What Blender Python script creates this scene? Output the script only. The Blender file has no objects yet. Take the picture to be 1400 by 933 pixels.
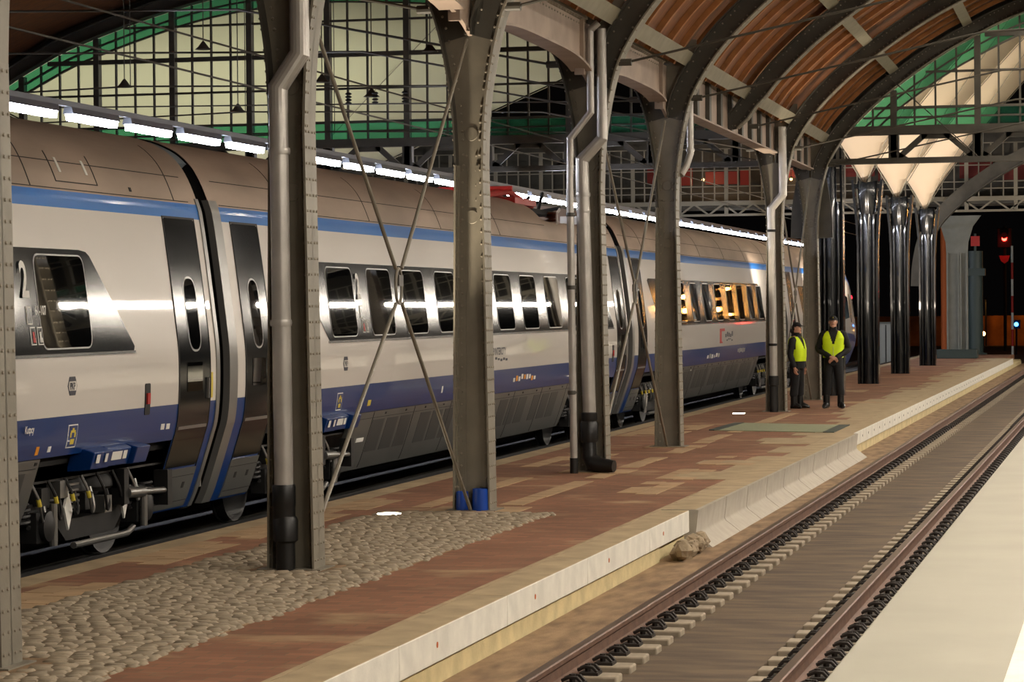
import bpy, math, random
from mathutils import Vector, Matrix
random.seed(7)
S = bpy.context.scene
COL = S.collection
D = bpy.data
PI = math.pi

# ------------------------------------------------------------------ camera, world, exposure
FPX, ROLL = 3600.0, 0.009
dv = Vector((848, 52.5, -FPX)).normalized()
zv = Vector((-ROLL, 1, 0)); zv.z = (zv.x*dv.x + zv.y*dv.y)/-dv.z; zv.normalize()
xv = dv.cross(zv)
WM = Matrix((xv, dv, zv)).transposed()          # columns: world axes seen by the camera
cam = D.cameras.new('camera'); cam_o = D.objects.new('camera', cam); COL.objects.link(cam_o)
cam.sensor_width = 36; cam.lens = FPX/1400*36; cam.clip_end = 2000; cam.clip_start = .1
cam_o.matrix_world = Matrix.Translation((0, 0, 2.05)) @ WM.transposed().to_4x4()
S.camera = cam_o
S.view_settings.view_transform = 'Standard'; S.view_settings.look = 'None'
S.view_settings.exposure = 0.0; S.view_settings.gamma = 1; S.view_settings.use_curve_mapping = False
w = D.worlds.new('night'); S.world = w; w.use_nodes = True
w.node_tree.nodes['Background'].inputs[0].default_value = (.34, .30, .30, 1)
w.node_tree.nodes['Background'].inputs[1].default_value = .004
S.cycles.max_bounces = 6; S.cycles.transparent_max_bounces = 16
S.cycles.caustics_reflective = False; S.cycles.caustics_refractive = False
S.cycles.sample_clamp_indirect = 4; S.cycles.use_denoising = True

LAMP_L, LAMP_R, FILL = 100.0, 95.0, 100.0      # brightness of the fluorescent rows and the added fill lamps

# ------------------------------------------------------------------ materials
def lin(c):
    return tuple(((v/255)/12.92 if v/255 <= .04045 else ((v/255+.055)/1.055)**2.4) for v in c) + (1,)
MATS = {}
def mat(name, rgb, rough=.6, metal=0, var=0, scale=4, bump=0, bscale=30, coat=0, stretch=None, rgb2=None, emit=0, erough=.03):
    m = D.materials.new(name); m.use_nodes = True; MATS[name] = m
    nt = m.node_tree; b = nt.nodes['Principled BSDF']
    b.inputs['Base Color'].default_value = lin(rgb); b.inputs['Roughness'].default_value = rough
    b.inputs['Metallic'].default_value = metal
    if coat: b.inputs['Coat Weight'].default_value = coat; b.inputs['Coat Roughness'].default_value = erough
    if emit:
        b.inputs['Emission Color'].default_value = lin(rgb); b.inputs['Emission Strength'].default_value = emit
    if var or bump:
        tc = nt.nodes.new('ShaderNodeTexCoord'); mp = nt.nodes.new('ShaderNodeMapping')
        nt.links.new(tc.outputs['Object'], mp.inputs[0])
        if stretch: mp.inputs['Scale'].default_value = stretch
    if var:
        n = nt.nodes.new('ShaderNodeTexNoise'); n.inputs['Scale'].default_value = scale; n.inputs['Detail'].default_value = 6
        nt.links.new(mp.outputs[0], n.inputs['Vector'])
        r = nt.nodes.new('ShaderNodeValToRGB'); r.color_ramp.elements[0].position = .32; r.color_ramp.elements[1].position = .68
        c = lin(rgb); c2 = lin(rgb2) if rgb2 else tuple(min(1, v*(1+var)) for v in c[:3]) + (1,)
        r.color_ramp.elements[0].color = tuple(v*(1-var) for v in c[:3]) + (1,) if not rgb2 else c
        r.color_ramp.elements[1].color = c2
        nt.links.new(n.outputs['Fac'], r.inputs[0]); nt.links.new(r.outputs[0], b.inputs['Base Color'])
    if bump:
        n2 = nt.nodes.new('ShaderNodeTexNoise'); n2.inputs['Scale'].default_value = bscale; n2.inputs['Detail'].default_value = 4
        nt.links.new(mp.outputs[0], n2.inputs['Vector'])
        bp = nt.nodes.new('ShaderNodeBump'); bp.inputs['Strength'].default_value = bump; bp.inputs['Distance'].default_value = .02
        nt.links.new(n2.outputs['Fac'], bp.inputs['Height']); nt.links.new(bp.outputs[0], b.inputs['Normal'])
    return m
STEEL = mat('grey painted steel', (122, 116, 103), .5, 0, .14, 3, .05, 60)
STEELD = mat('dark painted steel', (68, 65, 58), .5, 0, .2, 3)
PLATE = mat('warm grey plate', (150, 132, 118), .6, 0, .16, 2.5, .05, 50)
RIVET = mat('rivet paint', (138, 130, 116), .45)
ZINC = mat('zinc pipe', (178, 174, 168), .34, .35, .1, 5)
PLAST = mat('black plastic', (22, 22, 22), .4)
BLACKP = mat('black gloss paint', (26, 28, 31), .22, 0, 0, coat=.6)
BLKM = mat('black matt', (14, 14, 14), .8)
RUB = mat('rubber', (20, 20, 21), .6)
WHITE = mat('train white paint', (228, 223, 216), .35, 0, 0, coat=.9, erough=.04)
BLUE = mat('train dark blue paint', (2, 52, 116), .35, 0, 0, coat=.3, erough=.05)
LBLUE = mat('train light blue paint', (28, 122, 214), .3, 0, 0, coat=.7, erough=.06)
ROOFG = mat('train roof grey', (172, 154, 138), .5, 0, .2, 1.6, stretch=(1, .3, 1))
SKIRT = mat('train skirt grey', (92, 93, 92), .42, 0, .08, 2, coat=.3)
SKIRTD = mat('skirt vent grey', (64, 65, 65), .5)
SEAM = mat('panel seam', (35, 34, 33), .7)
BAND = mat('train dark band', (22, 24, 26), .13, 0, 0)
BAND.node_tree.nodes['Principled BSDF'].inputs['IOR'].default_value = 1.38
GLASS = mat('tinted window glass', (9, 10, 10), .03, 0, 0, coat=1, erough=.01)
RIM = mat('window rim', (150, 150, 148), .3, .6)
CHROME = mat('bright trim', (190, 190, 190), .2, .9)
BELL = mat('gangway bellows', (24, 24, 25), .7)
SIGNW = mat('white lettering', (235, 235, 230), .5)
SIGNY = mat('yellow mark', (215, 195, 70), .5)
SIGNO = mat('orange mark', (240, 160, 40), .5)
SIGND = mat('dark lettering', (45, 48, 62), .5)
SIGNR = mat('red mark', (190, 40, 35), .5)
PANTR = mat('red pantograph paint', (190, 45, 35), .5)
BOGM = mat('bogie steel', (30, 30, 31), .5, .1, .3, 6)
BOGL = mat('bogie bright steel', (150, 150, 148), .35, .8)
RAILM = mat('rail rust', (98, 70, 54), .65, .1, .25, 8, .1, 80)
RAILT = mat('rail running top', (120, 104, 92), .35, .7)
CONC = mat('kerb concrete', (214, 210, 198), .75, 0, .1, 5, .1, 60)
CONCY = mat('yellowish base concrete', (196, 180, 136), .85, 0, .15, 5, .15, 40)
CONCL = mat('retaining concrete', (160, 152, 138), .75, 0, .09, 6, .06, 60)
RUBBLE = mat('rubble', (148, 132, 108), .9, 0, .25, 12, .4, 25)
BED = mat('track slab', (62, 49, 36), .85, 0, .3, 1.6, .15, 40, stretch=(1, 3.2, 1), rgb2=(98, 80, 58))
DIRT = mat('brown dirt strip', (104, 80, 55), .9, 0, .25, 2.2, .2, 40, stretch=(3, 1, 1), rgb2=(148, 122, 90))
BLOCKC = mat('sleeper concrete', (142, 130, 112), .85, 0, .15, 10)
CLIP = mat('rail clip steel', (40, 34, 30), .6, .3)
RPLAT = mat('new platform concrete', (150, 146, 132), .8, 0, .05, 1.5)
TAN = mat('tan slab', (160, 141, 110), .85, 0, .18, 3, .1, 40)
TANL = mat('light tan slab', (166, 138, 104), .85, 0, .16, 3, .1, 40)
COBB = mat('granite setts', (124, 112, 94), .8, 0, .3, 7, .15, 60, rgb2=(158, 144, 122))
BALL = mat('dark ballast', (34, 31, 28), .95, 0, .3, 20, .4, 30)
WOOD = mat('orange roof boards', (112, 64, 24), .7, 0, .4, 3, stretch=(1, 8, 1))
WOODR = mat('roof rafters', (150, 98, 52), .7, 0, .2, 5)
PURL = mat('grey green purlin', (128, 122, 104), .6, 0, .12, 5)
LAMPH = mat('lamp trough grey', (120, 124, 132), .4, .5)
HIVIS = mat('hi vis yellow', (214, 244, 20), .7); HIVIS.node_tree.nodes['Principled BSDF'].inputs['Emission Strength'].default_value = 0
UNIF = mat('black uniform', (13, 13, 16), .8, 0, .2, 30)
SKIN = mat('skin', (206, 154, 128), .5)
HAIR = mat('dark hair', (32, 24, 20), .6)
BOOT = mat('boot leather', (16, 15, 15), .35)
REFL = mat('grey reflective strip', (170, 172, 165), .4)
TEAL = mat('teal post paint', (52, 66, 64), .5)
GREYP = mat('grey pillar paint', (124, 126, 120), .6, 0, .1, 3)
ORANGEP = mat('orange post', (190, 96, 42), .7)  # even orange base colour, also used in the near kerb holes
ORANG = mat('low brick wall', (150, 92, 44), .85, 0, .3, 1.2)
GPLATE = mat('green steel plate', (146, 152, 124), .55, 0, .1, 12)
BLUEP = mat('blue plastic', (24, 70, 165), .35)
BRIDGE = mat('footbridge grey', (142, 136, 122), .6)
REDP = mat('red panel', (112, 22, 16), .6)
GROUND = mat('ground', (44, 40, 35), .95, 0, .2, .5)

def emitter(name, rgb, s):
    m = D.materials.new(name); m.use_nodes = True; nt = m.node_tree; nt.nodes.clear()
    o = nt.nodes.new('ShaderNodeOutputMaterial'); e = nt.nodes.new('ShaderNodeEmission')
    e.inputs[0].default_value = lin(rgb); e.inputs[1].default_value = s; nt.links.new(e.outputs[0], o.inputs[0]); return m
TUBE_L = emitter('cool tube light', (236, 240, 255), LAMP_L)
FILL_EM = emitter('fill light', (255, 240, 218), FILL)
TUBE_R = emitter('warm tube light', (255, 243, 226), LAMP_R)
UPL = emitter('recessed light', (255, 236, 205), 25)
REDL = emitter('red signal light', (255, 40, 30), 30)
BLUL = emitter('blue signal light', (60, 140, 255), 12)
WARML = emitter('warm lamp', (255, 190, 110), 14)
GRNL = emitter('green lamp', (60, 220, 120), 3)

def thin_glass(name, tint, spec=.08, diff=None, dfac=0):
    m = D.materials.new(name); m.use_nodes = True; nt = m.node_tree; nt.nodes.clear()
    o = nt.nodes.new('ShaderNodeOutputMaterial'); t = nt.nodes.new('ShaderNodeBsdfTransparent'); t.inputs[0].default_value = tint + (1,)
    g = nt.nodes.new('ShaderNodeBsdfGlossy'); g.inputs['Roughness'].default_value = .05
    mx = nt.nodes.new('ShaderNodeMixShader'); mx.inputs[0].default_value = spec
    last = t
    if diff:
        d = nt.nodes.new('ShaderNodeBsdfTranslucent'); d.inputs[0].default_value = diff + (1,)
        m2 = nt.nodes.new('ShaderNodeMixShader'); m2.inputs[0].default_value = dfac
        nt.links.new(t.outputs[0], m2.inputs[1]); nt.links.new(d.outputs[0], m2.inputs[2]); last = m2
    nt.links.new(last.outputs[0], mx.inputs[1]); nt.links.new(g.outputs[0], mx.inputs[2]); nt.links.new(mx.outputs[0], o.inputs[0]); return m
PANE = thin_glass('clear pane', (.9, .92, .86), .03)
PANEG = thin_glass('green pane', (.12, .5, .3), .04, (.08, .45, .26), .25)

def membrane(name, rgb):
    m = D.materials.new(name); m.use_nodes = True; nt = m.node_tree; b = nt.nodes['Principled BSDF']
    b.inputs['Base Color'].default_value = lin(rgb); b.inputs['Roughness'].default_value = .8
    o = nt.nodes['Material Output']; t = nt.nodes.new('ShaderNodeBsdfTranslucent'); t.inputs[0].default_value = lin(rgb)
    mx = nt.nodes.new('ShaderNodeMixShader'); mx.inputs[0].default_value = .35
    nt.links.new(b.outputs[0], mx.inputs[1]); nt.links.new(t.outputs[0], mx.inputs[2]); nt.links.new(mx.outputs[0], o.inputs[0]); return m
MEMB = membrane('cream membrane', (232, 214, 190))
MEMB2 = membrane('pale membrane', (222, 220, 190))

def brick_mat():
    m = D.materials.new('red brown pavers'); m.use_nodes = True; nt = m.node_tree; b = nt.nodes['Principled BSDF']
    tc = nt.nodes.new('ShaderNodeTexCoord'); br = nt.nodes.new('ShaderNodeTexBrick')
    nt.links.new(tc.outputs['Object'], br.inputs['Vector'])
    br.inputs['Scale'].default_value = 1; br.inputs['Brick Width'].default_value = .24; br.inputs['Row Height'].default_value = .12
    br.inputs['Mortar Size'].default_value = .006; br.inputs['Color1'].default_value = lin((126, 84, 60)); br.inputs['Color2'].default_value = lin((150, 102, 74))
    br.inputs['Mortar'].default_value = lin((120, 94, 70))
    n = nt.nodes.new('ShaderNodeTexNoise'); n.inputs['Scale'].default_value = .9; n.inputs['Detail'].default_value = 8
    mp = nt.nodes.new('ShaderNodeMapping'); mp.inputs['Scale'].default_value = (1, 1.6, 1)
    nt.links.new(tc.outputs['Object'], mp.inputs[0]); nt.links.new(mp.outputs[0], n.inputs['Vector'])
    r = nt.nodes.new('ShaderNodeValToRGB'); r.color_ramp.elements[0].position = .56; r.color_ramp.elements[1].position = .72
    nt.links.new(n.outputs['Fac'], r.inputs[0])
    mx = nt.nodes.new('ShaderNodeMix'); mx.data_type = 'RGBA'; mx.inputs['B'].default_value = lin((176, 148, 112))
    nt.links.new(r.outputs[0], mx.inputs['Factor']); nt.links.new(br.outputs['Color'], mx.inputs['A'])
    n3 = nt.nodes.new('ShaderNodeTexNoise'); n3.inputs['Scale'].default_value = .5; n3.inputs['Detail'].default_value = 3
    nt.links.new(tc.outputs['Object'], n3.inputs['Vector'])
    r3 = nt.nodes.new('ShaderNodeValToRGB'); r3.color_ramp.elements[0].position = .35; r3.color_ramp.elements[0].color = (.72, .7, .66, 1); r3.color_ramp.elements[1].position = .65
    nt.links.new(n3.outputs['Fac'], r3.inputs[0])
    mm = nt.nodes.new('ShaderNodeMix'); mm.data_type = 'RGBA'; mm.blend_type = 'MULTIPLY'; mm.inputs['Factor'].default_value = 1
    nt.links.new(mx.outputs['Result'], mm.inputs['A']); nt.links.new(r3.outputs[0], mm.inputs['B'])
    nt.links.new(mm.outputs['Result'], b.inputs['Base Color']); b.inputs['Roughness'].default_value = .75
    bp = nt.nodes.new('ShaderNodeBump'); bp.inputs['Strength'].default_value = .25; bp.inputs['Distance'].default_value = .01
    nt.links.new(br.outputs['Fac'], bp.inputs['Height']); bp.invert = True; nt.links.new(bp.outputs[0], b.inputs['Normal'])
    return m
BRICK = brick_mat()

# ------------------------------------------------------------------ mesh helpers
LOC = {}
class MB:
    def __init__(s): s.v = []; s.f = []; s.m = []
    def add(s, vs, fs, mi=0):
        o = len(s.v); s.v += [tuple(p) for p in vs]; s.f += [tuple(i+o for i in f) for f in fs]; s.m += [mi]*len(fs); return s
    def box(s, x0, x1, y0, y1, z0, z1, mi=0):
        v = [(x0,y0,z0),(x1,y0,z0),(x1,y1,z0),(x0,y1,z0),(x0,y0,z1),(x1,y0,z1),(x1,y1,z1),(x0,y1,z1)]
        return s.add(v, [(0,3,2,1),(4,5,6,7),(0,1,5,4),(1,2,6,5),(2,3,7,6),(3,0,4,7)], mi)
    def cbox(s, c, d, mi=0):
        return s.box(c[0]-d[0]/2, c[0]+d[0]/2, c[1]-d[1]/2, c[1]+d[1]/2, c[2]-d[2]/2, c[2]+d[2]/2, mi)
    def bar(s, a, b, w, h, up=(0,0,1), mi=0):
        a = Vector(a); b = Vector(b); d = (b-a).normalized(); u = Vector(up)
        if abs(d.dot(u)) > .98: u = Vector((1,0,0))
        r = d.cross(u).normalized()*(w/2); u = r.cross(d).normalized()*(h/2)
        v = [a-r-u, a+r-u, a+r+u, a-r+u, b-r-u, b+r-u, b+r+u, b-r+u]
        return s.add(v, [(0,1,2,3),(7,6,5,4),(0,4,5,1),(1,5,6,2),(2,6,7,3),(3,7,4,0)], mi)
    def tube(s, pts, r, n=10, mi=0, caps=True):
        P = [Vector(p) for p in pts]; R = r if isinstance(r, (list, tuple)) else [r]*len(P)
        T = []
        for i in range(len(P)):
            a = (P[i]-P[i-1]).normalized() if i else None; b = (P[i+1]-P[i]).normalized() if i < len(P)-1 else None
            T.append((a+b).normalized() if a and b else (a or b))
        u = Vector((0,0,1)) if abs(T[0].z) < .9 else Vector((0,-1,0))
        vs = []; fs = []
        for i, p in enumerate(P):
            t = T[i]; u = (u - t*u.dot(t)).normalized(); q = t.cross(u)
            k = 1.0
            if 0 < i < len(P)-1:
                c = max(.35, (P[i]-P[i-1]).normalized().dot(t)); k = 1/c
            bend = None
            if k > 1.001:
                bend = ((P[i+1]-P[i]).normalized()-(P[i]-P[i-1]).normalized()).normalized()
            for j in range(n):
                a = 2*PI*j/n; off = (u*math.cos(a)+q*math.sin(a))*R[i]
                if bend: off += bend*(off.dot(bend)*(k-1))
                vs.append(p+off)
        for i in range(len(P)-1):
            for j in range(n):
                a = i*n+j; b = i*n+(j+1) % n; fs.append((a, b, b+n, a+n))
        if caps: fs.append(tuple(range(n-1, -1, -1))); fs.append(tuple(range((len(P)-1)*n, len(P)*n)))
        return s.add(vs, fs, mi)
    def lathe(s, prof, c, axis='z', n=20, mi=0):
        vs = []; fs = []
        for r, t in prof:
            for j in range(n):
                a = 2*PI*j/n; p = (r*math.cos(a), r*math.sin(a), t)
                if axis == 'x': p = (t, p[0], p[1])
                if axis == 'y': p = (p[0], t, p[1])
                vs.append((p[0]+c[0], p[1]+c[1], p[2]+c[2]))
        for i in range(len(prof)-1):
            for j in range(n):
                a = i*n+j; b = i*n+(j+1) % n; fs.append((a, b, b+n, a+n))
        fs.append(tuple(range(n-1, -1, -1))); fs.append(tuple(range((len(prof)-1)*n, len(prof)*n)))
        return s.add(vs, fs, mi)
    def prism(s, poly, plane, t0, t1, mi=0):
        f = {'xz': lambda p, t: (p[0], t, p[1]), 'yz': lambda p, t: (t, p[0], p[1]), 'xy': lambda p, t: (p[0], p[1], t)}[plane]
        n = len(poly); vs = [f(p, t0) for p in poly]+[f(p, t1) for p in poly]
        fs = [tuple(range(n)), tuple(range(2*n-1, n-1, -1))]+[(i, i+n, (i+1) % n+n, (i+1) % n) for i in range(n)]
        return s.add(vs, fs, mi)
    def strip(s, pa, pb, plane, t0, t1, mi=0):   # closed solid between two polylines (same length)
        for i in range(len(pa)-1):
            s.prism([pa[i], pa[i+1], pb[i+1], pb[i]], plane, t0, t1, mi)
        return s
    def rivet(s, c, nrm, r=.016, mi=0):
        n = Vector(nrm).normalized(); u = n.orthogonal().normalized(); q = n.cross(u); c = Vector(c)
        vs = [c+(u*math.cos(PI*k/3)+q*math.sin(PI*k/3))*r for k in range(6)]+[c+(u*math.cos(PI*k/3)+q*math.sin(PI*k/3))*r*.6+n*r*.7 for k in range(6)]
        fs = [(k, (k+1) % 6, (k+1) % 6+6, k+6) for k in range(6)]+[tuple(range(6, 12))]
        return s.add(vs, fs, mi)
    def ball(s, c, r, n=10, mi=0, sx=1, sy=1, sz=1):
        vs = []; fs = []; m = max(4, n//2)
        for i in range(1, m):
            t = PI*i/m
            for j in range(n): a = 2*PI*j/n; vs.append((c[0]+sx*r*math.sin(t)*math.cos(a), c[1]+sy*r*math.sin(t)*math.sin(a), c[2]+sz*r*math.cos(t)))
        top = len(vs); vs.append((c[0], c[1], c[2]+sz*r)); vs.append((c[0], c[1], c[2]-sz*r))
        for i in range(m-2):
            for j in range(n): a = i*n+j; b = i*n+(j+1) % n; fs.append((a, a+n, b+n, b))
        for j in range(n): fs.append((top, j, (j+1) % n)); fs.append((top+1, (m-2)*n+(j+1) % n, (m-2)*n+j))
        return s.add(vs, fs, mi)
    def loft(s, rings, mi=0, caps=True):
        n = len(rings[0]); vs = [p for r in rings for p in r]; fs = []
        for i in range(len(rings)-1):
            for j in range(n): a = i*n+j; b = i*n+(j+1) % n; fs.append((a, b, b+n, a+n))
        if caps: fs.append(tuple(range(n-1, -1, -1))); fs.append(tuple(range((len(rings)-1)*n, len(rings)*n)))
        return s.add(vs, fs, mi)
    def build(s, name, mats, parent=None, smooth=35, bevel=0):
        if not isinstance(mats, (list, tuple)): mats = [mats]
        L = LOC.get(parent.name, Vector()) if parent else Vector()
        me = D.meshes.new(name); me.from_pydata([(p[0]-L.x, p[1]-L.y, p[2]-L.z) for p in s.v], [], s.f)
        for m in mats: me.materials.append(m)
        me.polygons.foreach_set('material_index', s.m)
        import bmesh
        bm = bmesh.new(); bm.from_mesh(me); bmesh.ops.recalc_face_normals(bm, faces=bm.faces); bm.to_mesh(me); bm.free()
        if smooth:
            me.polygons.foreach_set('use_smooth', [True]*len(me.polygons)); me.set_sharp_from_angle(angle=math.radians(smooth))
        me.update()
        o = D.objects.new(name, me); COL.objects.link(o)
        if parent: o.parent = parent
        LOC[o.name] = L
        if bevel:
            b = o.modifiers.new('soft edges', 'BEVEL'); b.width = bevel; b.segments = 2; b.limit_method = 'ANGLE'
        return o
def tag(o, label=None, cat=None, group=None, kind=None):
    if label: o['label'] = label
    if cat: o['category'] = cat
    if group: o['group'] = group
    if kind: o['kind'] = kind
    return o
def thing(name, label, cat, loc=(0, 0, 0), group=None, kind=None):
    o = D.objects.new(name, None); COL.objects.link(o); o.location = loc; o.empty_display_size = .2
    LOC[o.name] = Vector(loc); return tag(o, label, cat, group, kind)
def copy_tree(o, loc=None, parent=None):
    c = o.copy(); COL.objects.link(c)
    if parent: c.parent = parent
    if loc is not None: c.location = loc
    LOC[c.name] = Vector(loc) if loc is not None else LOC.get(o.name, Vector())
    for ch in list(o.children): copy_tree(ch, None, c)
    return c
ONES = 'zeroth first second third fourth fifth sixth seventh eighth ninth tenth eleventh twelfth thirteenth fourteenth fifteenth sixteenth seventeenth eighteenth nineteenth'.split()
TENS = ['', '', 'twent', 'thirt', 'fort', 'fift', 'sixt', 'sevent', 'eight', 'ninet']
def nth(n):
    if n < 20: return ONES[n]
    if n >= 100: return 'one hundred and '+nth(n-100) if n > 100 else 'hundredth'
    return TENS[n//10]+('ieth' if n % 10 == 0 else 'y-'+ONES[n % 10])
def rrect(a0, a1, b0, b1, r, n=4):
    out = []
    for cx, cy, s in ((a1-r, b1-r, 0), (a0+r, b1-r, 1), (a0+r, b0+r, 2), (a1-r, b0+r, 3)):
        for k in range(n+1):
            t = (s+k/n)*PI/2; out.append((cx+r*math.cos(t), cy+r*math.sin(t)))
    return out
def text_mesh(txt, size, squash=1.0):
    cu = D.curves.new('t', 'FONT'); cu.body = txt; cu.size = size; cu.offset = size*.022; cu.resolution_u = 3
    o = D.objects.new('t', cu); COL.objects.link(o)
    dg = bpy.context.evaluated_depsgraph_get(); me = D.meshes.new_from_object(o.evaluated_get(dg))
    vs = [(v.co.x*squash, v.co.y) for v in me.vertices]; fs = [tuple(p.vertices) for p in me.polygons]
    D.objects.remove(o); D.curves.remove(cu); D.meshes.remove(me); return vs, fs

# ------------------------------------------------------------------ ground, track bed, platforms
XT = [(-5, -6.56), (14.14, -6.515), (19.89, -6.46), (120, -7.31)]
def XC(y):                                      # the column line
    for (a, p), (b, q) in zip(XT, XT[1:]):
        if y <= b: return p+(q-p)*(y-a)/(b-a)
    return XT[-1][1]
YN, YF = 3.0, 108.0
EDGE, FARE, RPE = -4.34, -8.36, -1.25
FZ, RT = -.42, -.22
g = MB().box(-60, 60, -10, 320, -.8, -.60).build('ground', GROUND); tag(g, kind='structure')
o = MB().box(-3.705, RPE, YN, YF, -.6, FZ).build('floor', BED, bevel=0); tag(o, kind='structure')
o = MB().box(-4.6, -3.705, YN, YF, -.6, -.368).build('trim_1', DIRT); tag(o, kind='structure')
o = MB().box(-13.2, FARE, YN, YF, -.6, FZ-.02).build('train_track_bed', BALL); tag(o, kind='structure')
m = MB().box(FARE+.3, EDGE-.30, YN, YF, -.6, 0, 0); pl = m.build('island_platform', BRICK); tag(pl, kind='structure')
m = MB().box(FARE, FARE+.3, YN, YF, -.6, .002); o = m.build('trim_2', TAN); tag(o, kind='structure')
m = MB().box(EDGE-.30, EDGE-.06, YN, YF, -.6, -.19); o = m.build('trim_3', CONCY); tag(o, kind='structure')
m = MB().box(EDGE-.06, EDGE-.03, YN, 24.55, -.6, -.222); m.box(EDGE-.06, EDGE-.03, 42.3, YF, -.6, -.222); o = m.build('trim_4', CONCY, bevel=.006); tag(o, kind='structure')
m = MB().box(RPE, 12, -6, YF, -.6, .5); o = m.build('near_platform', RPLAT, bevel=.012); tag(o, kind='structure')
m = MB().box(-.52, -.40, 2, YF, .49, .508); o = m.build('trim_5', CONC); tag(o, kind='structure')
m = MB().box(-24, -12.05, YN, YF, -.6, .3); o = m.build('far_platform', TAN); tag(o, kind='structure')
# inlaid slabs of the island platform
m = MB()
rs = random.Random(3)
for (x0, x1, y0, y1) in [(-6.42, -6.18, 26.6, 31.8), (-6.40, -6.16, 33.0, 37.6), (-6.45, -6.2, 39, 50), (-7.25, -7.05, 26.2, 31), (-6.95, -6.0, 25.55, 26.35), (-6.95, -6.05, 31.9, 32.6), (-6.95, -6.1, 37.75, 38.4)]:
    y = y0
    while y < y1:
        l = min(rs.uniform(.5, 1.1), y1-y)
        if rs.random() < .85: m.box(x0+rs.uniform(-.02, .02), x1+rs.uniform(-.02, .02), y, y+l-.012, -.02, .004+rs.random()*.003)
        y += l
o = m.build('slab_strip', TANL); tag(o, kind='structure')
m = MB(); y = 4.0
while y < 100:
    l = rs.uniform(.6, 1.0); wd = .02 if y < 30 else rs.choice([.02, .3, .45, .6])
    if y < 27 or y > 42 or rs.random() < .9: m.box(EDGE-.62-wd+(.30 if y < 30 else 0), EDGE-.30, y, y+l-.01, -.02, .003+rs.random()*.003)
    y += l
o = m.build('edge_slabs', TAN); tag(o, kind='structure')
m = MB()
for (x0, x1, y0, y1) in [(-5.55, -5.1, 28.2, 32.6), (-5.5, -4.96, 33.5, 35.4), (-8.1, -7.8, 20, 27), (-7.7, -7.2, 33, 36), (-6.0, -5.2, 55, 56), (-7.6, -6.2, 62, 63.2), (-8.0, -7.2, 41, 45), (-7.9, -7.6, 15, 18.3)]:
    x = x0
    while x < x1:
        y = y0+rs.uniform(0, .3)
        while y < y1:
            if rs.random() < .8: m.box(x, x+.235, y, y+.46, -.02, .003+rs.random()*.002)
            y += .48
        x += .24
o = m.build('patch_slabs', TANL); tag(o, kind='structure')
# granite setts
m = MB(); rs = random.Random(11); y = 6.0
while y < 25.5:
    d = rs.uniform(.085, .115); x = -7.36+rs.uniform(-.1, .05); xe = -5.62+rs.uniform(-.03, .03)
    while x < xe:
        l = min(rs.uniform(.09, .16), max(.05, xe-x)); hh = .010+rs.random()*.009; e = .005; q = rs.uniform(-.006, .006)
        a0, a1, b0, b1 = x+e, x+l-e, y+e+q, y+d-e+q; i = .016
        if any(abs((a0+a1)/2-XC(q_)) < .36 and abs((b0+b1)/2-q_) < .30 for q_ in (14.14, 19.89)): x += l; continue
        m.add([(a0,b0,-.03),(a1,b0,-.03),(a1,b1,-.03),(a0,b1,-.03),(a0,b0,hh-.012),(a1,b0,hh-.014),(a1,b1,hh-.012),(a0,b1,hh-.014),
               (a0+i,b0+i,hh+rs.uniform(0,.008)),(a1-i,b0+i,hh),(a1-i,b1-i,hh+rs.uniform(0,.008)),(a0+i,b1-i,hh)],
              [(0,1,5,4),(1,2,6,5),(2,3,7,6),(3,0,4,7),(4,5,9,8),(5,6,10,9),(6,7,11,10),(7,4,8,11),(8,9,10,11)])
        x += l
    y += d
o = m.build('granite_setts', COBB, smooth=60); tag(o, 'worn grey granite setts laid in rows around the near columns', 'cobblestones', kind='stuff')
m = MB().box(-7.34, -5.63, 6, 25.5, -.02, .0045); o = m.build('sett_bedding', DIRT); tag(o, kind='structure')

# kerb blocks along the platform edge
k = 0; y = 4.0; ys = []
while y < 100:
    if y < 26.0: l = 2.84 if y+2.84 < 26.05 else 26.1-y
    elif y < 42: y = 42.05; l = 2.0
    else: l = 2.0
    ys.append((y, l)); y += l
for i, (y, l) in enumerate(ys):
    t = thing('kerb_block', '%s white kerb block from the bottom along the platform edge' % nth(i+1).capitalize(), 'kerb block', (EDGE, y, 0), 'white kerb blocks on the platform edge')
    m = MB().box(EDGE-.30, EDGE, y+.004, y+l-.004, -.215, .006); m.m[1] = 1; m.build('block', [CONC, TAN], t, bevel=.008)
    if y < 80:
        h = MB()
        for hy in ([y+l*.28+.1] if y < 26 else [y+.5, y+1.5]): h.lathe([(.02, 0), (.02, .004)], (EDGE-.001, hy, -.10), 'x', 10)
        h.build('lifting_hole', ORANGEP if y < 26 else BLKM, t)
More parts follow.
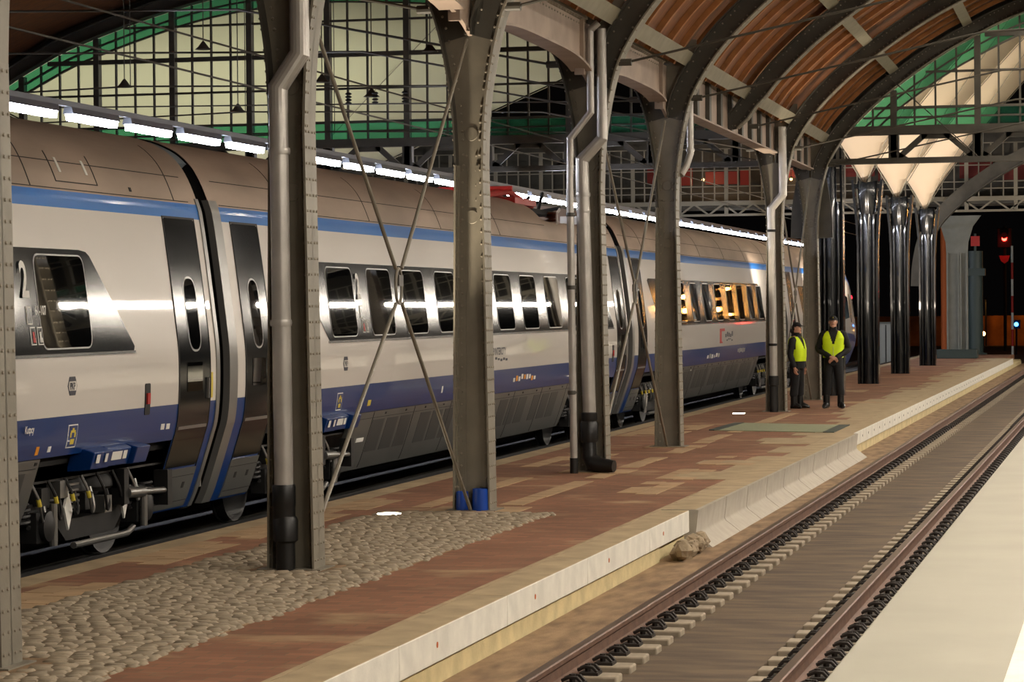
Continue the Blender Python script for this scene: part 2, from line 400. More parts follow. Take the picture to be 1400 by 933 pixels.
# retaining units with sloped foot
sy = [26.14, 28.05, 29.7, 31.35, 32.95, 34.5, 36.1, 37.65, 39.2, 40.6, 42.0]
for i in range(10):
    prof = [(EDGE-.29, .008), (EDGE+.05, .008), (EDGE+.085, .004), (EDGE+.06, -.22), (EDGE+.075, -.25), (EDGE+.27, -.40), (EDGE+.27, -.47), (EDGE-.29, -.47)]
    m = MB().prism(prof, 'xz', sy[i]+.011, sy[i+1]-.011); m.m = [0]*len(m.f); m.m[2] = 1
    o = m.build('retaining_unit', [CONCL, TAN]); tag(o, '%s grey retaining unit with sloped foot counting from the rubble heap' % nth(i+1).capitalize(), 'retaining wall unit', 'grey L-shaped units under the platform edge')
t = thing('rubble_heap', 'heap of broken concrete lumps between yellow kerb base and grey retaining units', 'rubble', (-4.28, 25.3, FZ))
rs = random.Random(5)
for i in range(34):
    m = MB(); r = rs.uniform(.05, .11); c = (EDGE+rs.uniform(.11, .22), 24.6+i*.042, FZ+.05+r*.5+rs.uniform(0, .09)); m.ball(c, r, 8, 0, rs.uniform(.6, 1), rs.uniform(.8, 1.4), rs.uniform(.6, 1))
    m.v = [tuple(c[k]+(p[k]-c[k])*rs.uniform(.75, 1.2) for k in range(3)) for p in m.v]
    m.build('lump', RUBBLE, t, smooth=0)

# rails
def rail(x, label, mats=(RAILM, RAILT)):
    pr = [(-.07, -.37), (.07, -.37), (.07, -.358), (.012, -.342), (.009, -.275), (.034, -.258), (.036, -.228), (.028, -.2201), (-.028, -.2201), (-.036, -.228), (-.034, -.258), (-.009, -.275), (-.012, -.342), (-.07, -.358)]
    m = MB().prism([(x+a, b) for a, b in pr], 'xz', YN, YF)
    m.m = [0]*len(m.f); m.m[2+7] = 1
    o = m.build('rail', list(mats)); return tag(o, label, 'rail', 'running rails')
rail(-3.63, 'rusty running rail next to the white kerb and retaining units')
rail(-2.115, 'rusty running rail next to the bright near platform')
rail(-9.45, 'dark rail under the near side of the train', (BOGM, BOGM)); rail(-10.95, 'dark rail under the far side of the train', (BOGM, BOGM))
def block_proto(x, y):
    t = thing('rail_support', 'x', 'rail support', (x, y, -.37))
    m = MB().box(x-.33, x+.33, y-.11, y+.11, FZ-.01, -.372); m.build('concrete_block', BLOCKC, t, bevel=.012)
    for s in (-1, 1):
        m = MB().box(min(x+s*.075, x+s*.2), max(x+s*.075, x+s*.2), y-.075, y+.075, -.373, -.352)
        for q in (-.05, .05): m.tube([(x+s*.19, y+q, -.35), (x+s*.16, y+q, -.318), (x+s*.11, y+q*1.1, -.315), (x+s*.06, y+q*.9, -.338)], .012, 6)
        m.tube([(x+s*.12, y, -.36), (x+s*.12, y, -.30)], .022, 6)
        m.build('rail_clip', CLIP, t)
    return t
for x, side in ((-3.63, 'beside the kerb'), (-2.115, 'by the bright near platform')):
    pr = None; i = 0; y = 12.0
    while y < 77:
        if y > 14.2:
            i += 1
            if pr is None: t = pr = block_proto(x, y)
            elif y < 52: t = copy_tree(pr, (x, y, -.37))
            else:
                t = MB().box(x-.33, x+.33, y-.11, y+.11, FZ-.01, -.373).box(x-.2, x-.08, y-.07, y+.07, -.374, -.32, 1).box(x+.08, x+.2, y-.07, y+.07, -.374, -.32, 1).build('rail_support', [BLOCKC, CLIP])
            tag(t, '%s support from the bottom under the rail %s' % (nth(i).capitalize(), side), 'rail support', 'rail supports of the rail '+side)
        y += .5
    m = MB()
    while y < 106: m.box(x-.33, x+.33, y-.11, y+.11, FZ-.01, -.373).box(x-.2, x-.08, y-.07, y+.07, -.374, -.32, 1).box(x+.08, x+.2, y-.07, y+.07, -.374, -.32, 1); y += .5
    o = m.build('far_rail_supports', [BLOCKC, CLIP]); tag(o, 'far run of tiny rail supports under the rail '+side, 'rail supports', kind='stuff')

# inlaid steel plate, recessed uplights, blue tubs
t = thing('steel_plate', 'pale green steel cover plate let into the platform before the guards', 'cover plate', (-5.7, 44, 0))
MB().prism([(-6.72, 43.0), (-4.68, 42.3), (-4.70, 44.9), (-6.70, 45.7)], 'xy', -.02, .012).build('plate', GPLATE, t)
MB().bar((-4.76, 42.3, .012), (-4.78, 44.9, .012), .18, .012).bar((-6.72, 43, .012), (-6.70, 45.7, .012), .18, .012).build('frame', TEAL, t)
def uplight(x, y, label, aim):
    t = thing('ground_light', label, 'floor light', (x, y, 0))
    MB().lathe([(.15, -.02), (.15, .012), (.12, .014)], (x, y, 0), 'z', 24).build('rim', CHROME, t)
    MB().lathe([(.118, .0142), (.118, .018)], (x, y, 0), 'z', 24).build('lens', UPL, t, smooth=0)
    l = D.lights.new('uplight', 'SPOT'); l.energy = 1800; l.spot_size = .7; l.spot_blend = .6; l.color = (1, .86, .66); l.shadow_soft_size = .1
    lo = D.objects.new('spot_lamp', l); COL.objects.link(lo); lo.parent = t; lo.location = (0, 0, .05)
    lo.rotation_euler = (Vector(aim)-Vector((x, y, .05))).to_track_quat('-Z', 'Y').to_euler()
uplight(-7.21, 25.2, 'glowing round light set in the setts before the second full column', (-6.65, 25.4, 4.8))
uplight(-7.28, 49.6, 'glowing round light set in the brick platform left of the cover plate', (-6.85, 50.1, 4.9))
for dx, r, h, lb in ((-.10, .065, .2, 'smaller blue plastic tub inside the foot of the column at the setts end'), (.09, .085, .23, 'larger blue plastic tub inside the foot of the column at the setts end')):
    c = (XC(25.92)+dx, 25.80, 0); n = MB().lathe([(r, 0), (r, .02), (r*.94, h), (r*.82, h), (r*.82, h-.02)], c, 'z', 18).build('blue_tub', BLUEP); tag(n, lb, 'tub', 'blue tubs')

# ------------------------------------------------------------------ roof curve
def crom(P, n=6):
    out = []
    for i in range(len(P)-1):
        p0 = P[max(0, i-1)]; p1 = P[i]; p2 = P[i+1]; p3 = P[min(len(P)-1, i+2)]
        for k in range(n):
            t = k/n; out.append(tuple(.5*((2*p1[a])+(-p0[a]+p2[a])*t+(2*p0[a]-5*p1[a]+4*p2[a]-p3[a])*t*t+(-p0[a]+3*p1[a]-3*p2[a]+p3[a])*t**3) for a in (0, 1)))
    out.append(P[-1]); return out
HALF = 10.75
LOWP = [(.15, 3.5), (.18, 4.1), (.29, 4.75), (.45, 5.22), (.8, 5.75), (1.25, 6.22), (1.79, 6.68), (2.71, 7.32), (3.52, 7.77), (4.58, 8.25), (6.8, 8.95), (8.6, 9.3), (HALF, 9.42)]
LOW = crom(LOWP, 4)
LOWG = [(0.0, 5.03), (.18, 5.06), (.36, 5.22), (.5, 5.42)]+[p for p in LOW if p[0] > .7]
def offs(P, d):
    out = []
    for i, p in enumerate(P):
        a = P[max(0, i-1)]; b = P[min(len(P)-1, i+1)]; tx, tz = b[0]-a[0], b[1]-a[1]; l = math.hypot(tx, tz); out.append((p[0]-tz/l*d, p[1]+tx/l*d))
    return out
def full(P): return P+[(2*HALF-a, b) for a, b in reversed(P[:-1])]
RIBD = .31
def rib(y, sg, label, ongirder=False, xoff=0):
    xc = XC(y)
    P = LOWG if ongirder else LOW
    st = 0 if ongirder else next(i for i, p in enumerate(P) if p[0] > .27)
    lo = full(P); up = [(max(.02, a), b) for a, b in offs(lo, RIBD)]
    lo2 = lo[st:len(lo)-st]; up2 = up[st:len(up)-st]
    X = lambda pts: [(xc+sg*a, b) for a, b in pts]
    t = thing('roof_rib', label, 'roof rib', (xc, y, 5), 'curved riveted ribs of the train shed')
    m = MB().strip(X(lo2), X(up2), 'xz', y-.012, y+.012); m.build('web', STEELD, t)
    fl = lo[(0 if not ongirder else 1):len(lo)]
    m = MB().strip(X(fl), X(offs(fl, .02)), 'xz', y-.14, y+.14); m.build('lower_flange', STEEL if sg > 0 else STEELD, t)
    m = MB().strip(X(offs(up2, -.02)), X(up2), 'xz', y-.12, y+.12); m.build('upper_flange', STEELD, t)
    m = MB(); acc = 0
    half = [p for p in lo if p[0] < 7.5]
    for i in range(1, len(half)):
        a = half[i-1]; b = half[i]; L = math.hypot(b[0]-a[0], b[1]-a[1]); n = max(1, round(L/.11))
        for k_ in range(n):
            f = k_/n; px = a[0]+(b[0]-a[0])*f; pz = a[1]+(b[1]-a[1])*f; nx, nz = -(b[1]-a[1])/L, (b[0]-a[0])/L
            m.rivet((xc+sg*(px+nx*.07), y-.013, pz+nz*.07), (0, -1, 0), .015)
            if px > .3: m.rivet((xc+sg*(px+nx*(RIBD-.06)), y-.013, pz+nz*(RIBD-.06)), (0, -1, 0), .014)
            m.rivet((xc+sg*px, y-.125, pz), (-sg*nx, 0, -nz), .014); m.rivet((xc+sg*px, y-.07, pz), (-sg*nx, 0, -nz), .012)
    m.build('rivets', RIVET, t, smooth=0)['kind'] = 'stuff'
    return t
RY = [(14.14, 'left border column'), (19.89, 'broad-pipe column'), (25.92, 'setts column'), (32.23, 'two-pipe column'), (38.06, 'column right of the two-pipe column'), (44.4, None), (50.83, 'pipe column by the guards'), (57.14, 'column behind the guards')]
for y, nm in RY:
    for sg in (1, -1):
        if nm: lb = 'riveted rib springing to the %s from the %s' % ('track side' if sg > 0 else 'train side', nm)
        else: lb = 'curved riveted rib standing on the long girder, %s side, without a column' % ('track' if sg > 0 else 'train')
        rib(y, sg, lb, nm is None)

# ------------------------------------------------------------------ columns
def column(y, label):
    xc = XC(y); t = thing('station_column', label, 'column', (xc, y, 0), 'riveted columns of the train shed')
    hw = lambda z: .195-.045*min(z, 3.5)/3.5
    zs = [0, .5, 1, 1.5, 2, 2.5, 3, 3.5]
    L = [(xc-hw(z), z) for z in zs]; R = [(xc+hw(z), z) for z in zs]
    cur = [p for p in LOW if 3.5 < p[1] < 5.25]
    WL = L+[(xc-a, b) for a, b in cur]; WR = R+[(xc+a, b) for a, b in cur]
    m = MB().strip(WL, WR, 'xz', y-.01, y+.01)
    wt = cur[-1][0]; m.box(xc-wt, xc+wt, y-.009, y+.009, 5.2, 5.95); m.build('web', STEEL, t)
    for P, s in ((L, 1), (R, -1)):
        m = MB().strip(P, [(a+s*.018, b) for a, b in P], 'xz', y-.145, y+.145); m.build('flange', STEEL, t)
    m = MB()
    for P, s in ((L, 1), (R, -1)):
        Q = [(a+s*.018, b) for a, b in P]
        m.strip(Q, [(a+s*.085, b) for a, b in Q], 'xz', y-.024, y-.010)
        m.strip(Q, [(a+s*.014, b) for a, b in Q], 'xz', y-.10, y-.012)
    m.build('angle_iron', STEEL, t)
    m = MB(); z = .08
    while z < 3.5:
        for s in (1, -1):
            x = xc+s*hw(z)
            for dy in (-.115, -.045, .045, .115): m.rivet((x, y+dy, z), (s, 0, 0), .013)
            m.rivet((x-s*.06, y-.024, z), (0, -1, 0), .013)
        for dy in (-.12, -.07): m.rivet((xc-hw(z)+.032 if dy > -.1 else xc-hw(z)+.018, y+dy, z+.04), (1, 0, 0), .012)
        z += .125
    for z in (3.15, 3.3, 3.45, 3.6):
        for dx in (-.05, .05): m.rivet((xc+dx, y-.012, z), (0, -1, 0), .013)
    m.build('rivets', RIVET, t, smooth=0)['kind'] = 'stuff'
    for z in (2.98, 3.82): MB().lathe([(.066, -.018), (.07, -.010), (.066, -.004)], (xc, y, z), 'y', 20).build('round_boss', STEEL, t)
    MB().box(xc-.26, xc+.26, y-.2, y+.2, -.02, .014).build('base_plate', STEEL, t)
    return t
for y, lb in ((14.14, 'grey riveted column cut by the left border of the photo'), (19.89, 'grey riveted column carrying a broad silver pipe with black foot'), (25.92, 'grey riveted column without pipe at the end of the setts'),
              (32.23, 'grey riveted column carrying two bent silver pipes'), (38.06, 'grey riveted column right of the two-pipe column'), (50.83, 'grey riveted pipe column left of the two guards'), (57.14, 'grey riveted column right behind the two guards')):
    column(y, lb)

# ------------------------------------------------------------------ girders along the column line
def shear(m):
    m.v = [(p[0]+XC(p[1]), p[1], p[2]) for p in m.v]; return m
def girder(a, b, label, arched=True):
    t = thing('girder', label, 'girder', (XC((a+b)/2), (a+b)/2, 5), 'plate girders along the column line')
    a += .02; b -= .02; n = 24; T = [i/n for i in range(n+1)]
    so = [(a+(b-a)*t_, 5.11-.27*abs(2*t_-1)**4 if arched else 5.0) for t_ in T]
    tp = 5.57 if arched else 5.65
    shear(MB().strip(so, [(p, tp) for p, _ in so], 'yz', -.01, .01)).build('web_plate', PLATE, t)
    kk = max(i for i, p in enumerate(so) if p[0] <= b-.5); dn = [(p, q-.028) for p, q in so]
    shear(MB().strip(dn[:kk+1], so[:kk+1], 'yz', -.13, .13).strip(dn[kk:], so[kk:], 'yz', -.022, .022)).build('lower_flange', PLATE, t)
    shear(MB().box(-.1, .1, a, b-.6, tp, tp+.035)).build('upper_flange', STEEL, t)
    shear(MB().box(-.05, -.03, a, b, tp+.035, 6.12)).build('upper_panel', PLATE, t)
    def stiff(m): shear(m).build('stiffener', PLATE if arched else STEELD, t)  # posts of straight girders get dark paint in place of shadow
    if arched:
        for y in (a+.2, b-.64): stiff(MB().box(-.06, .06, y-.03, y+.03, 4.9, tp))
    else:
        k = max(3, round((b-a)/1.3))
        for i in range(1, k):
            y = a+(b-a)*i/k
            stiff(MB().box(-.08, .08, y-.10, y+.10, 5.0, tp))
    m = MB(); z = a+.1
    while z < b-.62:
        for x in (.08, .04): m.rivet((x, z, tp-.0), (0, 0, -1), .012)
        m.rivet((.012, z, tp-.05), (1, 0, 0), .014); z += .16
    shear(m).build('rivets', RIVET, t, smooth=0)['kind'] = 'stuff'
YC = [14.14, 19.89, 25.92, 32.23, 38.06]
gl = ['arched plate girder at the upper left border, before the broad-pipe column', 'arched plate girder from the broad-pipe column to the setts column', 'arched plate girder from the setts column to the two-pipe column', 'arched plate girder from the two-pipe column to the next column']
girder(8.4, 14.14, 'arched plate girder outside the left border of the photo')
for i in range(4): girder(YC[i], YC[i+1], gl[i])
girder(38.06, 50.83, 'long straight girder with posts coloured dark as shadow spanning a missing column', False)
girder(50.83, 57.14, 'short straight girder with posts coloured dark as shadow above the guards', False)
m = MB().box(-.42, .42, 8, 57.3, 6.10, 6.14); shear(m); o = m.build('valley_gutter', STEELD); tag(o, kind='structure')

# ------------------------------------------------------------------ ceiling: boards, rafters, purlins
def shell(sg, name):
    base = [p for p in LOW if p[0] > .5]; lo = full(base); P = offs(lo, RIBD+.17); Q = offs(lo, RIBD+.21); vs = []; fs = []
    ys = [8, 20, 32, 44, 57.3]
    for y in ys:
        for a, b in P: vs.append((XC(y)+sg*a, y, b))
    n = len(P)
    for i in range(len(ys)-1):
        for j in range(n-1): fs.append((i*n+j, i*n+j+1, (i+1)*n+j+1, (i+1)*n+j))
    o = MB().add(vs, fs).build(name, WOOD); tag(o, kind='structure')
    s = o.modifiers.new('boards', 'SOLIDIFY'); s.thickness = .04; s.offset = 0
    y = 11.0
    in_ = offs(lo, RIBD+.07); out = offs(lo, RIBD+.165); h = len(in_)//2+1
    while y < 57:
        if min(abs(y-r[0]) for r in RY) > .22:
            X = lambda pts: [(XC(y)+sg*a, b) for a, b in pts]
            MB().strip(X(in_[:h]), X(out[:h]), 'xz', y-.045, y+.045).build('rafter', WOODR, o)
        y += 1.02
shell(1, 'ceiling'); shell(-1, 'ceiling_far')
up = [p for p in LOW if p[0] > .5]; nrm = offs(up, RIBD-.02)
for sg, side in ((1, 'track side'), (-1, 'train side')):
    for k, oo in enumerate([.62, 1.95, 3.5, 5.3, 7.3, 9.4]):
        i = min(range(1, len(up)-1), key=lambda i: abs(up[i][0]-oo)); c = nrm[i]
        tx, tz = up[i+1][0]-up[i-1][0], up[i+1][1]-up[i-1][1]; l = math.hypot(tx, tz); tx /= l; tz /= l
        q = [(c[0]+tx*a-tz*b, c[1]+tz*a+tx*b) for a, b in ((-.11, 0), (.11, 0), (.11, .09), (-.11, .09))]
        m = MB()
        for a, b in zip([8]+[r[0] for r in RY], [r[0] for r in RY]): m.prism([(sg*u, v) for u, v in q], 'xz', a+.02, b-.02)
        o = shear(m).build('purlin', PURL); tag(o, 'grey green roof purlin, %s from the column line on the %s vault' % (nth(k+1), side), 'purlin', 'roof purlins')
# ties
def tie(y, sg, label):
    xc = XC(y); pts = [(.43, 5.08), (4.6, 5.92), (10.75, 6.08), (16.9, 5.92), (21.07, 5.08)]
    t = thing('tie_rod', label, 'tie rod', (xc, y, 5.1), 'tie rods under the roof ribs')
    MB().tube([(xc+sg*a, y-.06, b) for a, b in pts], .016, 8).build('rod', STEELD, t)
    m = MB()
    m.tube([(xc+sg*HALF, y-.06, 6.08), (xc+sg*HALF, y-.06, 9.3)], .009, 6)
    m.build('hanger', STEELD, t)
    MB().lathe([(.045, -.08), (.045, .08)], (xc+sg*.46, y-.06, 5.09), 'x', 10).build('end_fork', STEELD, t)
for y, nm in RY:
    for sg in (1, -1):
        tie(y, sg, 'thin steel tie rod across the %s vault at the %s' % ('track' if sg > 0 else 'train', nm or 'rib without a column'))

# ------------------------------------------------------------------ X braces between columns
def brace(y0, y1, label):
    x0, x1 = XC(y0)+.0, XC(y1); ym = (y0+y1)/2+.15; xm = (x0+x1)/2; zm = 2.26
    t = thing('cross_brace', label, 'cross brace', (xm, ym, 0), 'cross braces between columns')
    A = (xm, ym-.13, zm)
    for (p, s) in (((x0, y0+.16, 4.76), (0, -.1, .16)), ((x1, y1-.16, 4.76), (0, .1, .16)), ((x0, y0+.2, .03), (0, -.1, -.16)), ((x1, y1-.2, .03), (0, .1, -.16))):
        MB().tube([p, (xm+.0, ym+s[1], zm+s[2])], .019, 8).build('rod', STEEL, t)
    pts = [(xm+.05*math.cos(a)*0, ym+.1*math.cos(a), zm+.16*math.sin(a)) for a in [2*PI*i/20 for i in range(21)]]
    m = MB().tube(pts, .014, 6); m.build('ring', STEEL, t)
    MB().cbox((xm, ym, zm+.05), (.05, .14, .10)).build('turnbuckle', STEELD, t)
brace(19.89, 25.92, 'crossed tie rods with ring between broad-pipe column and setts column')
brace(32.23, 38.06, 'crossed tie rods with ring right of the two-pipe column')
brace(50.83, 57.14, 'crossed tie rods with ring above the woman guard')

# ------------------------------------------------------------------ downpipes
def pipe_thing(label, base): return thing('downpipe', label, 'downpipe', base, 'rainwater downpipes')
def collar(m, c, r): m.lathe([(r+.008, -.025), (r+.012, 0), (r+.008, .025)], c, 'z', 16); return m
y = 19.72; t = pipe_thing('broad silver downpipe with black socket on the near column', (-6.5, y, 0))
MB().tube([(-6.335, y, 6.0), (-6.335, y, 4.06), (-6.515, y, 3.80), (-6.515, y, 3.6)], .078, 18).build('upper_pipe', ZINC, t, smooth=18)
MB().tube([(-6.515, y, 3.6), (-6.50, y, .62)], .076, 18).build('lower_pipe', ZINC, t)
[collar(MB(), (-6.51, y, z), .076).build('pipe_collar', ZINC, t) for z in (3.3, 1.95)]
MB().lathe([(.088, .4), (.088, .5), (.093, .52), (.093, .66), (.086, .68), (.08, .68)], (-6.50, y, 0), 'z', 20).lathe([(.075, 0), (.075, .22), (.098, .24), (.1, .4), (.085, .43)], (-6.49, y, 0), 'z', 20).build('black_socket', PLAST, t)
y = 32.02; t = pipe_thing('stout silver downpipe with black elbow foot on the two-pipe column', (-6.57, y, 0))
MB().tube([(-6.375, y, 5.5), (-6.375, y, 4.15), (-6.63, y, 3.88), (-6.63, y, 3.7)], [.058, .066, .08, .08], 18).build('upper_pipe', ZINC, t, smooth=18)
MB().tube([(-6.63, y, 3.72), (-6.565, y, .68)], .082, 18).build('lower_pipe', ZINC, t)
[collar(MB(), (-6.62, y, z), .08).build('pipe_collar', ZINC, t) for z in (3.45, 3.25)]
m = MB().lathe([(.1, .38), (.108, .42), (.108, .62), (.095, .64), (.1, .66), (.1, .74), (.085, .75)], (-6.57, y, 0), 'z', 20)
m.tube([(-6.57, y, .45), (-6.57, y, .2), (-6.52, y-.02, .12), (-6.42, y-.06, .095), (-6.24, y-.1, .085)], [.085, .09, .1, .095, .075], 16); m.build('black_elbow', PLAST, t)
y = 31.86; t = pipe_thing('slim silver downpipe with zigzag bend on the two-pipe column', (-6.73, y, 0))
MB().tube([(-6.38, y, 5.56), (-6.485, y, 5.47), (-6.485, y, 4.46), (-6.745, y, 4.14), (-6.755, y, 3.5)], .044, 14).build('upper_pipe', ZINC, t, smooth=18)
MB().tube([(-6.755, y, 3.5), (-6.735, y, .18)], .046, 14).build('lower_pipe', ZINC, t)
[collar(MB(), (-6.75, y, z), .046).build('pipe_collar', STEELD, t) for z in (3.2, 2.3, 1.0)]
MB().lathe([(.052, 0), (.052, .19)], (-6.735, y, 0), 'z', 14).build('black_foot', PLAST, t)
y = 38.31; t = pipe_thing('short silver pipe bend beside the capital right of the two-pipe column', (-6.3, y, 4))
MB().tube([(-6.31, y, 5.5), (-6.31, y, 4.3), (-6.36, y-.05, 4.12), (-6.43, y-.14, 3.98)], .05, 14).build('pipe', ZINC, t, smooth=18)
m = MB(); collar(m, (-6.31, y, 4.35), .05); m.build('pipe_collar', ZINC, t)
y = 50.62; t = pipe_thing('silver downpipe with black foot on the column by the guards', (-6.75, y, 0))
MB().tube([(-6.54, y, 5.5), (-6.54, y, 4.2), (-6.77, y, 3.93), (-6.77, y, 3.8)], .078, 16).build('upper_pipe', ZINC, t, smooth=18)
MB().tube([(-6.77, y, 3.8), (-6.745, y, .7)], .075, 16).build('lower_pipe', ZINC, t)
[collar(MB(), (-6.76, y, z), .076).build('pipe_collar', BLKM, t) for z in (3.5, 1.3)]
MB().lathe([(.085, 0), (.085, .5), (.1, .52), (.1, .7)], (-6.745, y, 0), 'z', 16).build('black_socket', PLAST, t)

# ------------------------------------------------------------------ gable screens
GY = 57.3
def gable(sg, name, x0h, step, label):
    xc = XC(57.14)
    lo = full(LOW); ins = offs(lo, -.40); mid = offs(lo, -.2)
    def zat(P, o):
        for a, b in zip(P, P[1:]):
            if a[0] <= o <= b[0]: return a[1]+(b[1]-a[1])*(o-a[0])/max(1e-6, b[0]-a[0])
        return 0
    t = thing(name, None, None, (xc, GY, 5)); t['kind'] = 'structure'
    X = lambda pts: [(xc+sg*a, b) for a, b in pts]
    zb, zt, zm = 5.91, 6.30, 6.09
    # arch bars
    m = MB(); st = [i for i, p in enumerate(lo) if p[1] > 5.9]; a, b = st[0], st[-1]+1
    for P, wd in ((ins, .045), (mid, .03)): m.strip(X(P[a:b]), X(offs(P, .035)[a:b]), 'xz', GY-.05, GY+.05)
    m.build('arch_bars', STEELD, t)
    m = MB().strip(X(offs(lo, RIBD-.03)), X(offs(lo, RIBD+.3)), 'xz', GY-.03, GY+.03); m.build('arch_fascia', STEELD, t)
    # mullions
    m = MB(); o_ = sorted([sg*(x0h+step/4*k-xc) for k in range(-60, 61)])
    for k in range(-60, 61):
        oo = sg*(x0h+step/4*k-xc)
        if oo < .5 or oo > 2*HALF-.5: continue
        zt_ = zat(lo, oo)
        if zt_ < zb: continue
        wd, dp = (.065, .10) if k % 4 == 0 else (.02, .035)
        m.box(xc+sg*oo-wd, xc+sg*oo+wd, GY-dp, GY+dp, 5.12 if k % 4 == 0 else zb, zt_)
    m.build('mullions', STEELD, t)
    m = MB()
    for z, hh in ((zm, .02), (zt, .028), (7.06, .022), (7.83, .05), (8.6, .022), (9.2, .022)):
        os_ = [p[0] for p in lo if p[1] > z]
        if os_: m.box(min(xc+sg*os_[0], xc+sg*os_[-1]), max(xc+sg*os_[0], xc+sg*os_[-1]), GY-.06, GY+.06, z-hh, z+hh)
    m.build('transoms', STEELD, t)
    # lattice beam below
    m = MB(); xa, xb = sorted((xc+sg*.35, xc+sg*(2*HALF-.35)))
    m.box(xa, xb, GY-.14, GY+.14, 5.72, 5.91); m.box(xa, xb, GY-.12, GY+.12, 5.10, 5.22); m.build('beam_chords', STEELD, t)
    m = MB()
    for k in range(-40, 41):
        x = x0h+step*k
        if xa < x < xb: m.box(x-.11, x+.11, GY-.1, GY+.1, 5.2, 5.74)
        if xa < x and x+step < xb:
            c = x+step/2
            for s in (-1, 1):
                m.bar((c+s*.82, GY, 5.2), (c+s*.2, GY, 5.74), .12, .1, (0, 1, 0))
            m.box(c-.3, c+.3, GY-.05, GY+.05, 5.62, 5.74)
            for s in (-1, 1): m.prism([(c+s*.92, 5.2), (c+s*.55, 5.2), (c+s*.8, 5.36)], 'xz', GY-.05, GY+.05)
    m.build('beam_lattice', STEELD, t)
    # glass
    vs = []; fs = []; os_ = [.3+i*(2*HALF-.6)/120 for i in range(121)]
    for oo in os_: vs += [(xc+sg*oo, GY, zt), (xc+sg*oo, GY, max(zt, zat(ins, oo)))]
    for i in range(120): fs.append((2*i, 2*i+2, 2*i+3, 2*i+1))
    MB().add(vs, fs).build('clear_panes', PANE, t, smooth=0)
    vs = []; fs = []
    for oo in os_: z1 = zat(lo, oo); z0 = max(zb, min(zt, z1)); vs += [(xc+sg*oo, GY+.004, zb), (xc+sg*oo, GY+.004, min(zt, max(zb, z1)))]
    for i in range(120): fs.append((2*i, 2*i+2, 2*i+3, 2*i+1))
    k0 = len(vs)
    for oo in os_: vs += [(xc+sg*oo, GY+.008, max(zt, zat(ins, oo))), (xc+sg*oo, GY+.008, max(zt, zat(lo, oo)))]
    for i in range(120): fs.append((k0+2*i, k0+2*i+2, k0+2*i+3, k0+2*i+1))
    MB().add(vs, fs).build('green_panes', PANEG, t, smooth=0)
gable(-1, 'window_1', -23.32, 1.862, '')
gable(1, 'window_2', -4.99, 1.79, '')

# ------------------------------------------------------------------ membrane canopies and their black columns
def canopy(x, y, z0, half, rise, pw, mt, label, n=32, light=0, lcol=(1, .86, .7)):
    t = thing('membrane_canopy', label, 'canopy', (x, y, z0), 'funnel shaped fabric canopies')
    vs = []; fs = []
    for i in range(n+1):
        for j in range(n+1):
            a = -1+2*i/n; b = -1+2*j/n; r = max(abs(a), abs(b)); q = min(abs(a), abs(b))/max(r, 1e-6)
            vs.append((x+a*half, y+b*half, z0+rise*(r**pw)+.03*rise*r*q*q))
    for i in range(n):
        for j in range(n): fs.append((i*(n+1)+j, (i+1)*(n+1)+j, (i+1)*(n+1)+j+1, i*(n+1)+j+1))
    MB().add(vs, fs).build('fabric', mt, t, smooth=45)
    m = MB()
    for sx in (-1, 1):
        for sy in (-1, 1): m.tube([(x+sx*half*k/8, y+sy*half*k/8, z0-.05+rise*((k/8)**pw)+.03*rise*k/8) for k in range(9)], .012, 6)
    m.build('edge_cable', BRIDGE, t)
    if light:
        for sx, sy in ((1, -1), (-1, -1)):
            l = D.lights.new('canopy_uplight', 'SPOT'); l.energy = light; l.spot_size = 2.0; l.spot_blend = .9; l.color = lcol; l.shadow_soft_size = .15
            lo = D.objects.new('canopy_uplight', l); COL.objects.link(lo); lo.parent = t; lo.location = (sx*.3*half, -1.25*half if half < 6 else -.8*half, -3.2 if half < 6 else -1.8)
            tgt = Vector((sx*.15*half, .1*half, rise*.8)); lo.rotation_euler = (tgt-Vector(lo.location)).to_track_quat('-Z', 'Y').to_euler()
    return t
def black_column(x, y, label, head=True, h=5.2):
    t = thing('canopy_column', label, 'column', (x, y, 0), 'black columns of the fabric canopies')
    m = MB()
    for s in (-1, 1):
        P = [(s*.22, 0), (s*.22, 3.6), (s*.25, 4.3), (s*.34, h+.1)]; Q = [(s*.27, 0), (s*.27, 3.6), (s*.31, 4.3), (s*.41, h+.1)]
        if not head: P = P[:2]+[(s*.2, h)]; Q = Q[:2]+[(s*.25, h)]
        m.strip([(x+a, b) for a, b in P], [(x+a, b) for a, b in Q], 'xz', y-.2, y+.2)
    m.box(x-.24, x+.24, y+.02, y+.06, 0, 4.4); m.build('shaft', BLACKP, t)
    MB().tube([(x, y-.1, 0), (x, y-.1, 4.45 if head else h)], .12, 20).build('front_pipe', BLACKP, t)
    m = MB()
    for dx in (-.16, .16): m.tube([(x+dx, y-.12, 0), (x+dx, y-.12, 4.4)], .04, 10)
    m.build('side_pipe', BLACKP, t)
    if head:
        rings = []
        for z, r, fy in ((4.32, .16, .08), (4.42, .2, .12), (4.8, .24, .22), (5.12, .26, .26), (5.22, .25, .24)):
            rings.append([(x+r*math.cos(PI*k/12)*-1, y-.1-fy*math.sin(PI*k/12), z+.05*abs(math.cos(PI*k/12))) for k in range(13)]+[(x+r, y+.1, z), (x-r, y+.1, z)])
        MB().loft(rings).build('rain_hopper', BLACKP, t)
        MB().box(x-.36, x+.36, y-.05, y+.25, h-.12, h).build('cap_plate', BLACKP, t)
    return t
black_column(-6.63, 59.9, 'black column right behind the capped man guard', False, 5.6)
cpos = [(-6.68, 68.8, 'first'), (-6.72, 78.9, 'second'), (-6.68, 89.2, 'third')]
